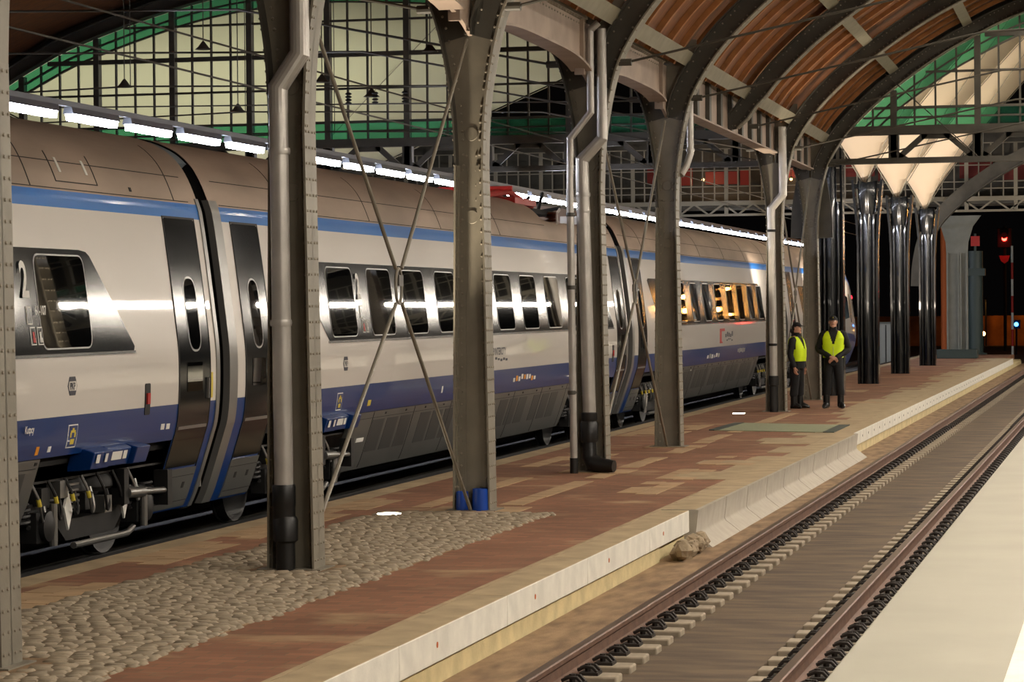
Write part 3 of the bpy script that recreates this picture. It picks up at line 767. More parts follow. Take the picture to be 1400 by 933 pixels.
for x, y, nn in cpos:
    black_column(x, y, '%s black column with funnel head counting right from the man guard' % nn)
    canopy(x-.08, y, 5.2, 4.65, 6.1, .85, MEMB, 'cream fabric funnel canopy on the %s black funnel column' % nn, light=1300)
canopy(-24.5, 71, 4.3, 12.9, 7.6, .95, MEMB2, 'big pale fabric canopy filling the windows above the train', light=1700, lcol=(1, .95, .82))

# ------------------------------------------------------------------ footbridge and things beyond the shed
BY = 97.0
t = thing('footbridge', 'pale lattice footbridge with railing grid and red panels beyond the shed', 'footbridge', (-10, BY, 5))
m = MB().box(-34, 16, BY-.1, BY+.1, 5.80, 5.96).box(-34, 16, BY-.08, BY+.08, 5.40, 5.48); m.build('chords', BRIDGE, t)
m = MB(); x = -34
while x < 16:
    m.bar((x, BY, 5.45), (x+.55, BY, 5.85), .06, .06); m.bar((x+.55, BY, 5.85), (x+1.1, BY, 5.45), .06, .06); x += 1.1
m.build('lattice', BRIDGE, t)
m = MB(); x = -34; k = 0
while x < 16:
    wd = .07 if k % 4 == 0 else .022
    m.box(x-wd, x+wd, BY-.03, BY+.03, 5.45 if k % 4 == 0 else 5.94, 7.9); x += .44; k += 1
for z in (6.25, 6.5, 7.1, 7.4, 7.9): m.box(-34, 16, BY-.02, BY+.02, z-.018, z+.018)
m.build('railing_grid', BRIDGE, t)
MB().box(-34, 16, BY+.1, BY+2.5, 5.70, 5.80).build('deck', STEELD, t)
m = MB(); rs = random.Random(2); x = -20
while x < -3:
    l = rs.uniform(.3, 1.3)
    if rs.random() < .8: MB().box(x, x+l, BY+1.6, BY+1.65, 6.5+rs.uniform(0, .35), 7.0+rs.uniform(0, .5)).build('red_panel', REDP, t)
    x += l+rs.uniform(.05, .5)
MB().box(-34, 16, BY+2.5, BY+2.6, 5.75, 8.6).build('back_wall', STEELD, t)
for i, (x, z) in enumerate([(-12.9, 7.4), (-12.3, 6.75), (-15.6, 6.8)]):
    q = thing('bridge_lamp', 'small warm lamp on the footbridge, %s counting from its lit middle' % nth(i+1), 'lamp', (x, BY+.6, z), 'warm lamps on the footbridge')
    MB().ball((x, BY+.6, z), .05, 10).build('bulb', WARML, q); MB().tube([(x, BY+.6, z), (x, BY+.6, 7.9)], .012, 6).lathe([(.1, .03), (.03, .1)], (x, BY+.6, z), 'z', 12).build('shade', STEELD, q)
    l = D.lights.new('lamp_light', 'POINT'); l.energy = 28; l.color = (1, .6, .3); l.shadow_soft_size = .1
    lo = D.objects.new('lamp_light', l); COL.objects.link(lo); lo.parent = q; lo.location = (0, 0, -.1)
# grey pillar on a dark block, dim arch above it
X0, Y0 = -6.45, 101.0
t = thing('grey_pillar', 'broad grey pillar with flared head on a dark block at platform end', 'pillar', (X0, Y0, 0))
MB().box(X0-.75, X0+.75, Y0-.55, Y0+.55, 0, .34).build('plinth', TEAL, t, bevel=.02)
m = MB()
P = [(-.4, .34), (-.38, 3.6), (-.42, 4.4), (-.6, 5.0), (-.9, 5.4)]
m.strip([(X0+a, b) for a, b in P], [(X0-a, b) for a, b in P], 'xz', Y0-.12, Y0+.12); m.build('shaft', GREYP, t)
m = MB()
for dx in (-.36, .06, .14, .36): m.box(X0+dx-.03, X0+dx+.03, Y0-.24, Y0+.24, .34, 4.0)
m.build('rib_plates', GREYP, t)
t = thing('dim_arch', 'dim riveted arch rising right over the grey pillar at platform end', 'arch', (-8, 95, 0))
lo = [(-7.35+a*1.0, b-1.0+.2) for a, b in LOW]; upx = offs(lo, .5)
MB().strip(lo, upx, 'xz', 94.9, 95.1).build('web', STEELD, t); MB().strip(lo, offs(lo, .04), 'xz', 94.7, 95.3).build('flange', STEELD, t)
MB().box(-7.35+.15, -7.35+.32, 94.8, 95.2, 0, 3.0).build('post', STEEL, t)
def post(name, x, y, r, h, mt, label, cat):
    t = thing(name, label, cat, (x, y, 0)); MB().lathe([(r*1.5, -.8), (r*1.5, .06), (r, .08), (r, h)], (x, y, 0), 'z', 12).build('shaft', mt, t); return t
t = post('orange_post', -7.7, 112, .14, 5.6, ORANGEP, 'orange post standing left of the grey pillar', 'post')
MB().lathe([(.2, 5.5), (.2, 5.6)], (-7.7, 112, 0), 'z', 12).build('cap', ORANGEP, t)
t = post('teal_post', -6.2, 108.5, .3, 4.2, TEAL, 'dark teal post with small red sign right of the grey pillar', 'post')
MB().box(-6.35, -6.0, 108.1, 108.15, 4.4, 4.8).build('sign_plate', SIGNR, t); MB().box(-6.22, -6.14, 108.12, 108.2, 4.1, 4.9).build('sign_stem', TEAL, t)
MB().box(-6.6, -5.8, 108.2, 108.8, 3.2, 3.5).build('collar_box', TEAL, t)
t = thing('signal', 'railway signal showing a red light above its small plate', 'signal', (-6.95, 150, 0))
MB().lathe([(.09, -.8), (.09, 6.4)], (-6.95, 150.3, 0), 'z', 12).build('mast', BLKM, t)
MB().box(-7.35, -6.55, 149.9, 150.2, 5.2, 6.3).build('head', BLKM, t, bevel=.05)
MB().lathe([(.14, 0), (.14, -.04)], (-6.95, 149.88, 5.7), 'y', 16).build('lens', REDL, t, smooth=0)
MB().tube([(-6.95, 149.9, 5.86), (-6.95, 149.6, 5.88)], .17, 12).build('hood', BLKM, t)
MB().prism([(-7.25, 4.75), (-6.65, 4.75), (-6.75, 4.45), (-6.95, 4.3), (-7.15, 4.45)], 'xz', 149.9, 149.95).build('plate', SIGNR, t)
l = D.lights.new('signal_glow', 'POINT'); l.energy = 20; l.color = (1, .06, .04); lo = D.objects.new('signal_glow', l); COL.objects.link(lo); lo.parent = t; lo.location = (0, -1.0, 5.4)
t = thing('striped_post', 'red and white striped post below the red signal', 'post', (-5.23, 120, 0))
for k in range(7): MB().lathe([(.055, -.6+k*.75), (.055, .15+k*.75)], (-5.23, 120, 0), 'z', 10).build('band', SIGNR if k % 2 else SIGNW, t)
t = thing('ground_signal', 'small blue signal light left of the striped post', 'signal', (-5.9, 140, -.8))
MB().tube([(-5.9, 140, -.8), (-5.9, 140, .9)], .05, 8).box(-6.1, -5.7, 139.9, 140.2, .75, 1.2).build('case', BLKM, t); MB().lathe([(.11, 0), (.11, -.03)], (-5.9, 139.88, .97), 'y', 12).build('lens', BLUL, t)
t = thing('bollard_lamp', 'small white lamp low beside the teal post', 'lamp', (-6.8, 125, -.8))
MB().tube([(-6.8, 125, -.8), (-6.8, 125, .55)], .06, 8).build('stem', BLKM, t); MB().ball((-6.8, 125, .66), .11, 10).build('globe', WARML, t)
t = thing('switch_cabinet', 'pale grey cabinet seen between the first two black funnel columns', 'cabinet', (-10.1, 112, -.8))
MB().box(-10.55, -9.75, 112, 112.5, -.8, 1.25).build('case', REFL, t, bevel=.02); MB().box(-10.6, -9.7, 111.95, 112.55, 1.25, 1.32).build('lid', GREYP, t); MB().box(-10.17, -10.13, 111.98, 112, -.5, 1.2).build('door_gap', BLKM, t)
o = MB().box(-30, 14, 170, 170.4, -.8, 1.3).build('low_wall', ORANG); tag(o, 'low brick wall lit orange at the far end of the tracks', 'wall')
for x in (-9, -5.5, -3):
    t = thing('street_lamp', 'hooded orange lamp on the low wall, %s' % {-9: 'left one hidden by pillars', -5.5: 'middle one near the striped post', -3: 'right one at the photo border'}[x], 'lamp', (x, 168, -.8), 'orange lamps by the low wall')
    MB().tube([(x, 168.6, -.8), (x, 168.6, 2.2), (x, 168.2, 2.4)], .05, 8).box(x-.15, x+.15, 167.9, 168.4, 2.36, 2.46).build('pole', BLKM, t)
    l = D.lights.new('sodium', 'SPOT'); l.energy = 60; l.color = (1, .42, .08); l.spot_size = 2.2; l.shadow_soft_size = .1; lo = D.objects.new('sodium', l); COL.objects.link(lo); lo.parent = t; lo.location = (0, 0, 3.1); lo.rotation_euler = (.5, 0, 0)

# far street lamps, seen only as glints in the third car's windows
WARM2 = emitter('street lamp glow', (255, 176, 84), 90); REDL2 = emitter('red glow', (255, 50, 40), 40)
rs = random.Random(9); pr = {}
for i in range(16):
    x, y, z = rs.uniform(3.6, 8.2), 150+rs.uniform(-4, 4), rs.uniform(4.2, 7.4); rd = i > 13
    if rd: z = 2.6
    if rd not in pr:
        t = pr[rd] = thing('distant_lamp', 'red distant lamp glinting low in the third car windows' if rd else 'warm distant lamp glinting in the third car windows', 'lamp', (x, y, z), 'distant red lamps' if rd else 'distant warm lamps')
        MB().ball((x, y, z), .13, 10).build('globe', REDL2 if rd else WARM2, t); MB().tube([(x, y, z-.1), (x, y, -.7)], .04, 6).build('pole', BLKM, t)
    else: t = copy_tree(pr[rd], (x, y, z))

# ------------------------------------------------------------------ fluorescent rows
def lamp_proto(x, y, z, em, q=1.0):
    t = thing('fluorescent_lamp', 'x', 'lamp', (x, y, z))
    m = MB().prism([(x-.05*q, z+.13), (x+.05*q, z+.13), (x+.07*q, z+.045), (x-.07*q, z+.045)], 'xz', y-.79, y+.79); m.build('housing', LAMPH, t)
    m = MB().prism([(x-.062*q, z+.045), (x+.062*q, z+.045), (x+.045*q, z-.035), (x-.045*q, z-.035)], 'xz', y-.74, y+.74); m.build('diffuser', em, t, smooth=0)
    return t
def row(x, z, y0, n, em, where, grp, st=2.0):
    o = MB().box(x-.04, x+.04, y0-1.2, y0+st*(n-1)+1.2, z+.132, z+.20).build('light_trunking', LAMPH); tag(o, 'grey trunking carrying the lamp row '+where, 'trunking', 'lamp trunking')
    pr = None
    for i in range(n):
        t = lamp_proto(x, y0, z, em, 1.0 if x < -5 else 2.6) if i == 0 else copy_tree(pr, (x, y0+st*i, z))
        pr = pr or t
        tag(t, '%s bright lamp from the near end of the row %s' % (nth(i+1).capitalize(), where), 'lamp', grp)
row(-13.0, 4.50, 27.75, 40, TUBE_L, 'above the train roof', 'lamps above the train')
row(1.9, 4.75, 5.2, 46, TUBE_R, 'over the near platform edge', 'lamps over the near platform', 2.2)

pr = None
for i, y in enumerate([9, 14.14, 19.89, 25.92, 32.23, 38.06, 44.4, 50.83, 56.0]):  # fill lamps added out of view to even the light on both platforms
    if pr is None:
        t = pr = thing('fill_lamp', 'x', 'lamp', (-1.4, y, 8.2))
        MB().lathe([(.07, .5), (.1, .35), (.3, .05), (.4, -.02), (.37, -.02), (.09, .3)], (-1.4, y, 8.2), 'z', 20).build('reflector', LAMPH, t)
        MB().lathe([(.355, -.012), (.355, -.004)], (-1.4, y, 8.2), 'z', 20).build('lens', FILL_EM, t, smooth=0)
        MB().tube([(-1.4, y, 8.6), (-1.4, y, 8.88)], .012, 6).build('cable', STEELD, t)
    else: t = copy_tree(pr, (-1.4, y, 8.2))
    tag(t, '%s added fill lamp hung unseen in the track vault, counted towards the far window' % nth(i+1).capitalize(), 'lamp', 'added fill lamps of the track vault')

# ------------------------------------------------------------------ wires, insulators, hanging lamps
o = MB().tube([(-10.2, 8, 4.72), (-10.2, 110, 4.72)], .012, 6).build('contact_wire', STEELD); tag(o, 'lower overhead contact wire above the train', 'wire')
o = MB().tube([(-10.2, 8, 5.12), (-10.2, 110, 5.12)], .012, 6).build('messenger_wire', STEELD); tag(o, 'upper overhead wire above the train', 'wire')
t = thing('cross_span', 'overhead cross span wire with dark insulators above the train', 'wire', (-12, 41, 5.5))
MB().tube([(-28, 41, 5.62), (-6.9, 41, 5.30)], .012, 6).build('span_wire', STEELD, t)
for x in (-13.6, -12.35, -11.9, -11.4):
    m = MB(); [m.lathe([(.03, -.02), (.06, 0), (.03, .02)], (x, 41, 5.40+.05*k), 'z', 10) for k in range(4)]; m.build('insulator', BLKM, t)
t = thing('insulator_string', 'dark beaded insulator chain hanging left of the setts column head', 'insulator', (-9.75, 38.5, 6.2))
m = MB(); [m.ball((-9.75+.01*(k % 2), 38.5, 6.0-.06*k), .035, 8) for k in range(6)]; [m.lathe([(.04, -.02), (.1, 0), (.04, .02)], (-9.75, 38.5, 5.6-.05*k), 'z', 10) for k in range(3)]; m.build('beads', BLKM, t)
MB().tube([(-9.75, 38.5, 7.9), (-9.75, 38.5, 5.2)], .01, 6).build('wire', STEELD, t)
o = MB().tube([(-6.85, 57, 8.6), (-3.2, 57, 5.22)], .012, 6).build('stay_cable', STEELD); tag(o, 'thin slanting cable in front of the green and cream right window', 'cable')
for i, (x, z) in enumerate([(-17.36, 7.08), (-18.98, 6.4), (-16.67, 5.86), (-14.98, 6.38), (-14.0, 6.08), (-12.85, 6.9)]):
    nmz = ['second pendant lamp from the left, hung high before the cream window', 'leftmost pendant lamp before the cream window', 'third pendant lamp from the left, hung low near the lamp row', 'pendant lamp just right of the broad-pipe column', 'bell shaped pendant lamp between the crossed rods', 'pendant lamp close left of the setts column head'][i]
    t = thing('pendant_lamp', nmz, 'lamp', (x, 48, z), 'old pendant lamps of the train vault')
    MB().lathe([(.02, .16), (.05, .12), (.10, .05), (.16, 0), (.15, 0), (.09, .045), (.015, .1)], (x, 48, z), 'z', 16).build('shade', STEELD, t)
    MB().tube([(x, 48, z+.15), (x, 48, 9.2)], .01, 6).build('cable', STEELD, t)

# ------------------------------------------------------------------ the train
CX = -10.2
PR = [(1.08, .12), (1.14, .25), (1.225, .5), (1.315, .78), (1.33, .83), (1.368, .96), (1.393, 1.17), (1.402, 1.45), (1.396, 1.7), (1.364, 2.0), (1.328, 2.3), (1.29, 2.6), (1.24, 2.95), (1.205, 3.10), (1.10, 3.36), (.98, 3.54), (.80, 3.68), (.5, 3.79), (0, 3.84)]
PS = crom(PR, 4)
def wz(z):
    for a, b in zip(PS, PS[1:]):
        if a[1] <= z <= b[1]: return a[0]+(b[0]-a[0])*(z-a[1])/max(1e-6, b[1]-a[1])
    return PS[0][0] if z < .12 else 0
BODYM = [WHITE, BLUE, LBLUE, ROOFG, SKIRT]
def zmat(z): return 1 if z < 1.17 else 0 if z < 2.95 else 2 if z < 3.10 else 3
def body(mb, secs):   # secs: list of (y, zmin, zclamp, wscale, zscale)
    rows = []
    zs = sorted(set([round(p[1], 4) for p in PS]+[.83, 1.17, 2.95, 3.10]))
    for i in range(len(secs)-1):
        (ya, za, ca, wa, ha), (yb, zb, cb, wb, hb) = secs[i], secs[i+1]
        zmin = max(za, zb)
        Z = [z for z in zs if z >= zmin-1e-6]
        for s in (1, -1):
            for z0, z1 in zip(Z, Z[1:]):
                P = lambda y, z, c, w_, h: (CX+s*wz(z)*w_, y, min(z, c) if h == 1 else .12+(min(z, c)-.12)*h)
                v = [P(ya, z0, ca, wa, ha), P(yb, z0, cb, wb, hb), P(yb, z1, cb, wb, hb), P(ya, z1, ca, wa, ha)]
                mb.add(v, [(0, 1, 2, 3)], zmat((z0+z1)/2))
    return mb
def patch(mb, poly, eps, mi=0, depth=.03):
    zs_ = sorted(set([round(p[1], 3) for p in poly]+[round(p[1], 3) for p in PS if min(q[1] for q in poly) < p[1] < max(q[1] for q in poly)]))
    n = len(poly)
    def span(z):
        ys = []
        for i in range(n):
            (ya, za), (yb, zb) = poly[i], poly[(i+1) % n]
            if abs(za-zb) < 1e-6:
                if abs(z-za) < 1e-3: ys += [ya, yb]
            elif min(za, zb)-1e-3 <= z <= max(za, zb)+1e-3:
                f = min(1, max(0, (z-za)/(zb-za))); ys.append(ya+(yb-ya)*f)
        return min(ys), max(ys)
    rows = []
    for z in zs_:
        a, b = span(z); x = CX+wz(z)+eps; rows.append(((x, a, z), (x, b, z)))
    vs = []; fs = []
    for (p, q) in rows: vs += [p, q, (p[0]-depth, p[1], p[2]), (q[0]-depth, q[1], q[2])]
    for i in range(len(rows)-1):
        a = 4*i; b = 4*i+4
        fs += [(a, a+1, b+1, b), (a, b, b+2, a+2), (a+1, a+3, b+3, b+1)]
    fs += [(0, 2, 3, 1), (4*len(rows)-4, 4*len(rows)-3, 4*len(rows)-1, 4*len(rows)-2)]
    return mb.add(vs, fs, mi)
def rect(y0, y1, z0, z1): return [(y0, z0), (y1, z0), (y1, z1), (y0, z1)]
def mark(txt, y, z, size, m_, parent, name='lettering', squash=.8, eps=.02):
    vs, fs = text_mesh(txt, size, squash)
    mb = MB().add([(CX+wz(z+b)+eps, y+a, z+b) for a, b in vs], fs); o = mb.build(name, m_, parent, smooth=0); return o
def door(car, y0, y1, win):
    d = MB(); patch(d, rrect(y0, y1, .55, 2.94, .05), .006); o = d.build('door', BAND, car)
    r = MB(); patch(r, rrect(win[0]-.018, win[1]+.018, 1.66, 2.385, .14), .008); r.build('door_window_rim', RIM, o)
    r = MB(); patch(r, rrect(win[0], win[1], 1.68, 2.365, .12), .011); r.build('door_window', GLASS, o)
    r = MB(); patch(r, rrect((y0+y1)/2-.22, (y0+y1)/2+.2, 1.28, 1.56, .02), .010); r.build('display', GLASS, o)
    r = MB(); patch(r, rect(y0+.04, y1-.04, .92, .95), .012); patch(r, rect(y1-.1, y1-.08, 1.2, 1.4), .03); r.build('door_handle', RIM, o)
    r = MB(); patch(r, rect(y0-.012, y0, .5, 2.96), .009); patch(r, rect(y1, y1+.012, .5, 2.96), .009); patch(r, rect(y0, y1, 2.94, 2.96), .009); r.build('door_seal', RUB, o)
    s = MB(); patch(s, rect(y0-.25 if False else y0-.02, y1+.02, .14, .53), .012); so = s.build('door_step', SKIRT, car)
    s = MB(); patch(s, rect(y0+.2, y0+.26, .33, .39), .016); patch(s, rect(y1-.26, y1-.2, .33, .39), .016); patch(s, rect(y0, y1, .2, .207), .014); patch(s, rect(y0, y1, .45, .456), .014); s.build('step_recess', SEAM, so)
def window(car, y0, y1):
    r = MB(); patch(r, rrect(y0-.014, y1+.014, 1.736, 2.544, .10), .010); o = r.build('window', RIM, car)
    r = MB(); patch(r, rrect(y0, y1, 1.75, 2.53, .088), .013); r.build('pane', GLASS, o)
def band(car, p):
    b = MB(); patch(b, p, .006); o = b.build('window_band', BAND, car)
    b = MB(); ys = [q[0] for q in p if q[1] < 1.75]; patch(b, rect(min(ys), max(ys), 1.675, 1.70), .014); b.build('band_sill', CHROME, o); return o  # chrome sill strip put in to draw the highlight along the ledge
def skirt(car, y0, y1, vents=True, curve=True):
    s = MB(); c = .22 if curve else 0
    patch(s, [(y0+c*.4, .13), (y1-c*.4, .13), (y1, .45), (y1, .825), (y0, .825), (y0, .45)], .003, 0, .05); o = s.build('skirt', SKIRT, car)
    s = MB(); y = y0+.95; k = 0
    while y < y1-.5:
        if vents: patch(MB(), rect(y, y+.5, .33, .72), .006).build('vent_panel', SKIRTD, o)
        y += .62 if k % 3 != 2 else .95; k += 1
    s = MB(); y = y0+.9
    while y < y1-.2: patch(s, rect(y, y+.012, .15, .82), .007); y += 1.85
    patch(s, rect(y0+.05, y1-.05, .745, .75), .007)
    y = y0+1.4
    while y < y1: patch(s, rect(y, y+.05, .775, .80), .009); y += .93
    s.build('panel_joints', SEAM, o)
    s = MB(); patch(s, rect(y0+.45, y0+.75, .47, .52), .009); s.build('notice_plate', SIGNW, o)
    return o
def endring(car, y0, y1, mt, name='end_trim'):
    Q = [(p[0]+.012, p[1]) for p in PS if p[1] < 3.2]; m = MB(); m.strip([(CX+a, b) for a, b in Q], [(CX+a-.07, b) for a, b in Q], 'xz', y0, y1)
    m.build(name, mt, car)
    return MB().strip([(CX-a, b) for a, b in Q], [(CX-a+.07, b) for a, b in Q], 'xz', y0, y1).build(name, mt, car)
def bogie(car, yc):
    b = MB(); X1 = -9.12
    b.prism([(yc-1.55, .30), (yc-1.5, .42), (yc-.75, .44), (yc-.5, .24), (yc+.5, .24), (yc+.75, .44), (yc+1.5, .42), (yc+1.55, .30), (yc+.8, .24), (yc+.55, .06), (yc-.55, .06), (yc-.8, .24)], 'yz', X1-.09, X1+.07)
    b.prism([(yc-1.5, .3), (yc+1.5, .3), (yc+1.5, .4), (yc-1.5, .4)], 'yz', -11.35, -11.2)
    for q in (-.35, .35): b.box(-11.3, X1, yc+q-.12, yc+q+.12, .12, .34)
    b.box(-11.3, -9.0, yc-1.7, yc+1.7, .60, .74)
    o = b.build('bogie', BOGM, car)
    for s in (-1, 1):
        y = yc+s*1.15
        for x in (-9.45, -10.95):
            m = MB().lathe([(.10, -.14), (.14, -.10), (.14, -.03), (.40, -.05), (.43, -.06), (.44, -.065), (.44, .045), (.465, .05), (.465, .07), (.43, .075), (.16, .06), (.16, .1)], (x, y, .235), 'x', 32)
            m.v = [(2*x-p[0], p[1], p[2]) if x > -10 else p for p in m.v]; m.build('wheel', BOGM, o)
        m = MB().lathe([(.09, -11.2), (.09, -9.2)], (0, y, .235), 'x', 14); m.build('axle', BOGM, o)
        m = MB().box(X1-.03, X1+.13, y-.17, y+.17, .10, .36).lathe([(.13, 0), (.13, .05), (.06, .07)], (X1+.13, y, .235), 'x', 18); m.build('axle_box', BOGM, o)
        for q in (-.28, .28):
            pts = [(X1+.02+.085*math.cos(a), y+q+.085*math.sin(a), .24+.20*a/(2*PI*4)) for a in [2*PI*k/10 for k in range(41)]]
            MB().tube(pts, .018, 6).build('coil_spring', BOGM, o)
        MB().tube([(X1+.17, y-.1*s, .42), (X1+.17, y-.1*s, .06)], .035, 10).build('vertical_damper', BOGL, o)
        MB().prism([(y-s*.5-.09, .36), (y-s*.5, .5), (y-s*.5+.09, .32), (y-s*.5, .16)], 'yz', X1+.12, X1+.14).build('white_plate', SIGNW, o)
    for q in (-.2, .2): MB().lathe([(.2, .44), (.25, .48), (.25, .54), (.21, .6)], (X1-.1, yc+q*1.5, 0), 'z', 18).build('air_spring', RUB, o)
    MB().tube([(X1+.2, yc+.55, .40), (X1+.2, yc+.95, .385), (X1+.2, yc+.951, .385), (X1+.2, yc+1.55, .36)], [.05, .05, .03, .03], 12).build('yaw_damper', BOGL, o)
    MB().box(X1+.1, X1+.24, yc+1.5, yc+1.62, .22, .55).build('damper_bracket', BOGM, o); MB().box(X1+.1, X1+.22, yc+.45, yc+.56, .3, .62).build('damper_bracket', BOGM, o)
    MB().tube([(X1+.14, yc-.55, .02), (X1+.14, yc+.7, .02), (X1+.12, yc+.9, .06)], .03, 10).build('brake_rod', BOGL, o)
    for k, (a, z) in enumerate([(-1.25, .46), (-.85, .5), (-.3, .36), (.15, .3), (.45, .5)]):
        MB().box(X1+.02, X1+.15, yc+a, yc+a+.17, z-.05, z+.10).build('junction_box', [BOGM, BOGL][k % 2], o)
    rs = random.Random(4)
    for k in range(7):
        a = -1.45+k*.36; p = [(X1+.14, yc+a, .62), (X1+.19, yc+a+.06, .46), (X1+.17, yc+a+.17, .28+.05*rs.random()), (X1+.15, yc+a+.27, .34), (X1+.1, yc+a+.3, .5)]
        MB().tube(crom3(p), .014, 6).build('hose', RUB if k % 3 else BOGL, o)
        if k < 4:
            y = yc+a+.06; MB().tube([(X1+.185, y-.008, .48), (X1+.19, y+.012, .42)], .021, 8).build('yellow_collar', SIGNY, o)
    m = MB()
    for k in range(5): m.box(X1+.05, X1+.13, yc-.62, yc-.38, .34+.05*k, .36+.05*k)
    m.build('cooling_fins', BOGL, o)
    return o
def crom3(P, n=5):
    out = []
    for i in range(len(P)-1):
        p0 = P[max(0, i-1)]; p1 = P[i]; p2 = P[i+1]; p3 = P[min(len(P)-1, i+2)]
        for k in range(n):
            t = k/n; out.append(tuple(.5*((2*p1[a])+(-p0[a]+p2[a])*t+(2*p0[a]-5*p1[a]+4*p2[a]-p3[a])*t*t+(-p0[a]+3*p1[a]-3*p2[a]+p3[a])*t**3) for a in (0, 1, 2)))
    out.append(P[-1]); return out
def pkp(car, y, z):
    w_, h = .2, .16
    hexo = [(y, z), (y+.04, z-h/2), (y+w_-.04, z-h/2), (y+w_, z), (y+w_-.04, z+h/2), (y+.04, z+h/2)]
    m = MB(); patch(m, hexo, .004); o = m.build('emblem', SIGND, car)
    m = MB(); patch(m, [(y+.012, z), (y+.028, z-.04), (y+w_-.028, z-.04), (y+w_-.012, z), (y+w_-.028, z+.04), (y+.028, z+.04)], .006); m.build('emblem_field', WHITE, o)
    mark('PKP', y+.035, z-.03, .085, SIGND, o, 'emblem_letters', .8, .009)
def pictos(car, y, cls=True):
    if cls: mark('2', y, 2.18, .42, SIGNW, car, 'class_number', .74)
    for a, z, mt in ((.06, 1.98, SIGNW),):
        m = MB(); patch(m, rect(y+a, y+a+.1, z-.03, z+.12), .012); o = m.build('pictogram_frame', mt, car); m = MB(); patch(m, rect(y+a+.012, y+a+.088, z-.018, z+.108), .014); m.build('pictogram_field', BAND, o)
    for a, mt in ((.10, SIGNR), (.24, SIGNW)):
        m = MB(); patch(m, rect(y+a, y+a+.10, 1.78, 1.93), .012); o = m.build('pictogram_frame', SIGNW, car); m = MB(); patch(m, rect(y+a+.01, y+a+.09, 1.79, 1.92), .014); m.build('pictogram_field', BAND, o)
        m = MB(); patch(m, rect(y+a+.035, y+a+.065, 1.80, 1.89), .016); patch(m, rect(y+a+.03, y+a+.08, 1.80, 1.84), .016); m.build('pictogram', mt, o)
def sticker(car, y, z):
    m = MB(); patch(m, rect(y, y+.2, z, z+.2), .004); o = m.build('sticker', SIGNW, car); m = MB(); patch(m, rect(y+.01, y+.19, z+.01, z+.19), .006); m.build('sticker_field', BLUE, o)
    m = MB()
    for a, b, c, d in ((.05, .15, .13, .15), (.04, .07, .09, .13), (.13, .16, .09, .13), (.08, .12, .15, .17), (.06, .14, .03, .075)): patch(m, rect(y+a, y+b, z+c, z+d), .008)
    m.build('sticker_figure', SIGNY, o)
def bits(car, y, z, n, cols, st=.1, hh=.07):
    rs = random.Random(int(y*10))
    for k in range(n):
        m = MB(); a = y+k*st; q = rs.uniform(-.02, .02); patch(m, rect(a, a+st*.62, z+q, z+q+hh*rs.uniform(.6, 1.1)), .004); m.build('small_sign', cols[k % len(cols)], car)
def bluebox(car, y, l):
    for k, (a, b, d) in enumerate(((0, .42, .09), (.44, .96, .05), (.98, 1.3, .1))):
        if a*l/1.3 > l: break
        q = [(CX+wz(.86)+.02, .86), (CX+wz(.86)+d+.03, .83), (CX+wz(.7)+d+.03, .68), (CX+wz(.68)-.1, .66), (CX+wz(.86)-.1, .86)]
        o = MB().prism(q, 'xz', y+a, y+b).build('equipment_box', BLUE, car, bevel=.008)
        if k < 2:
            for (u, v) in (((.05, .13), (.25, .31)) if k == 0 else ((.06, .3), (.33, .42))):
                x = CX+wz(.86)+d+.034
                MB().add([(x-.002, y+a+u, .81), (x-.002, y+a+v, .81), (x-.022, y+a+v, .735), (x-.022, y+a+u, .735)], [(0, 1, 2, 3)]).build('label_plate', SIGNW, o, smooth=0)
def marker(car, y):
    m = MB(); patch(m, rrect(y, y+.13, 1.1, 1.39, .02), .006); o = m.build('marker_slot', RUB, car); m = MB(); patch(m, rect(y+.03, y+.1, 1.2, 1.30), .02); m.build('red_reflector', SIGNR, o)
def roofbits(car, y0, y1, gap=None):
    m = MB()
    for z in (3.36, 3.115):
        segs = [(y0, y1)] if not gap or z < 3.3 else [(y0, gap[0]), (gap[1], y1)]
        for a, b in segs: patch(m, rect(a, b, z, z+.008), .004)
    y = y0+2.0
    while y < y1:
        if not gap or not gap[0]-.2 < y < gap[1]+.2: patch(m, rect(y, y+.015, 3.12, 3.66), .004)
        y += 3.4
    m.build('roof_joints', SEAM, car)
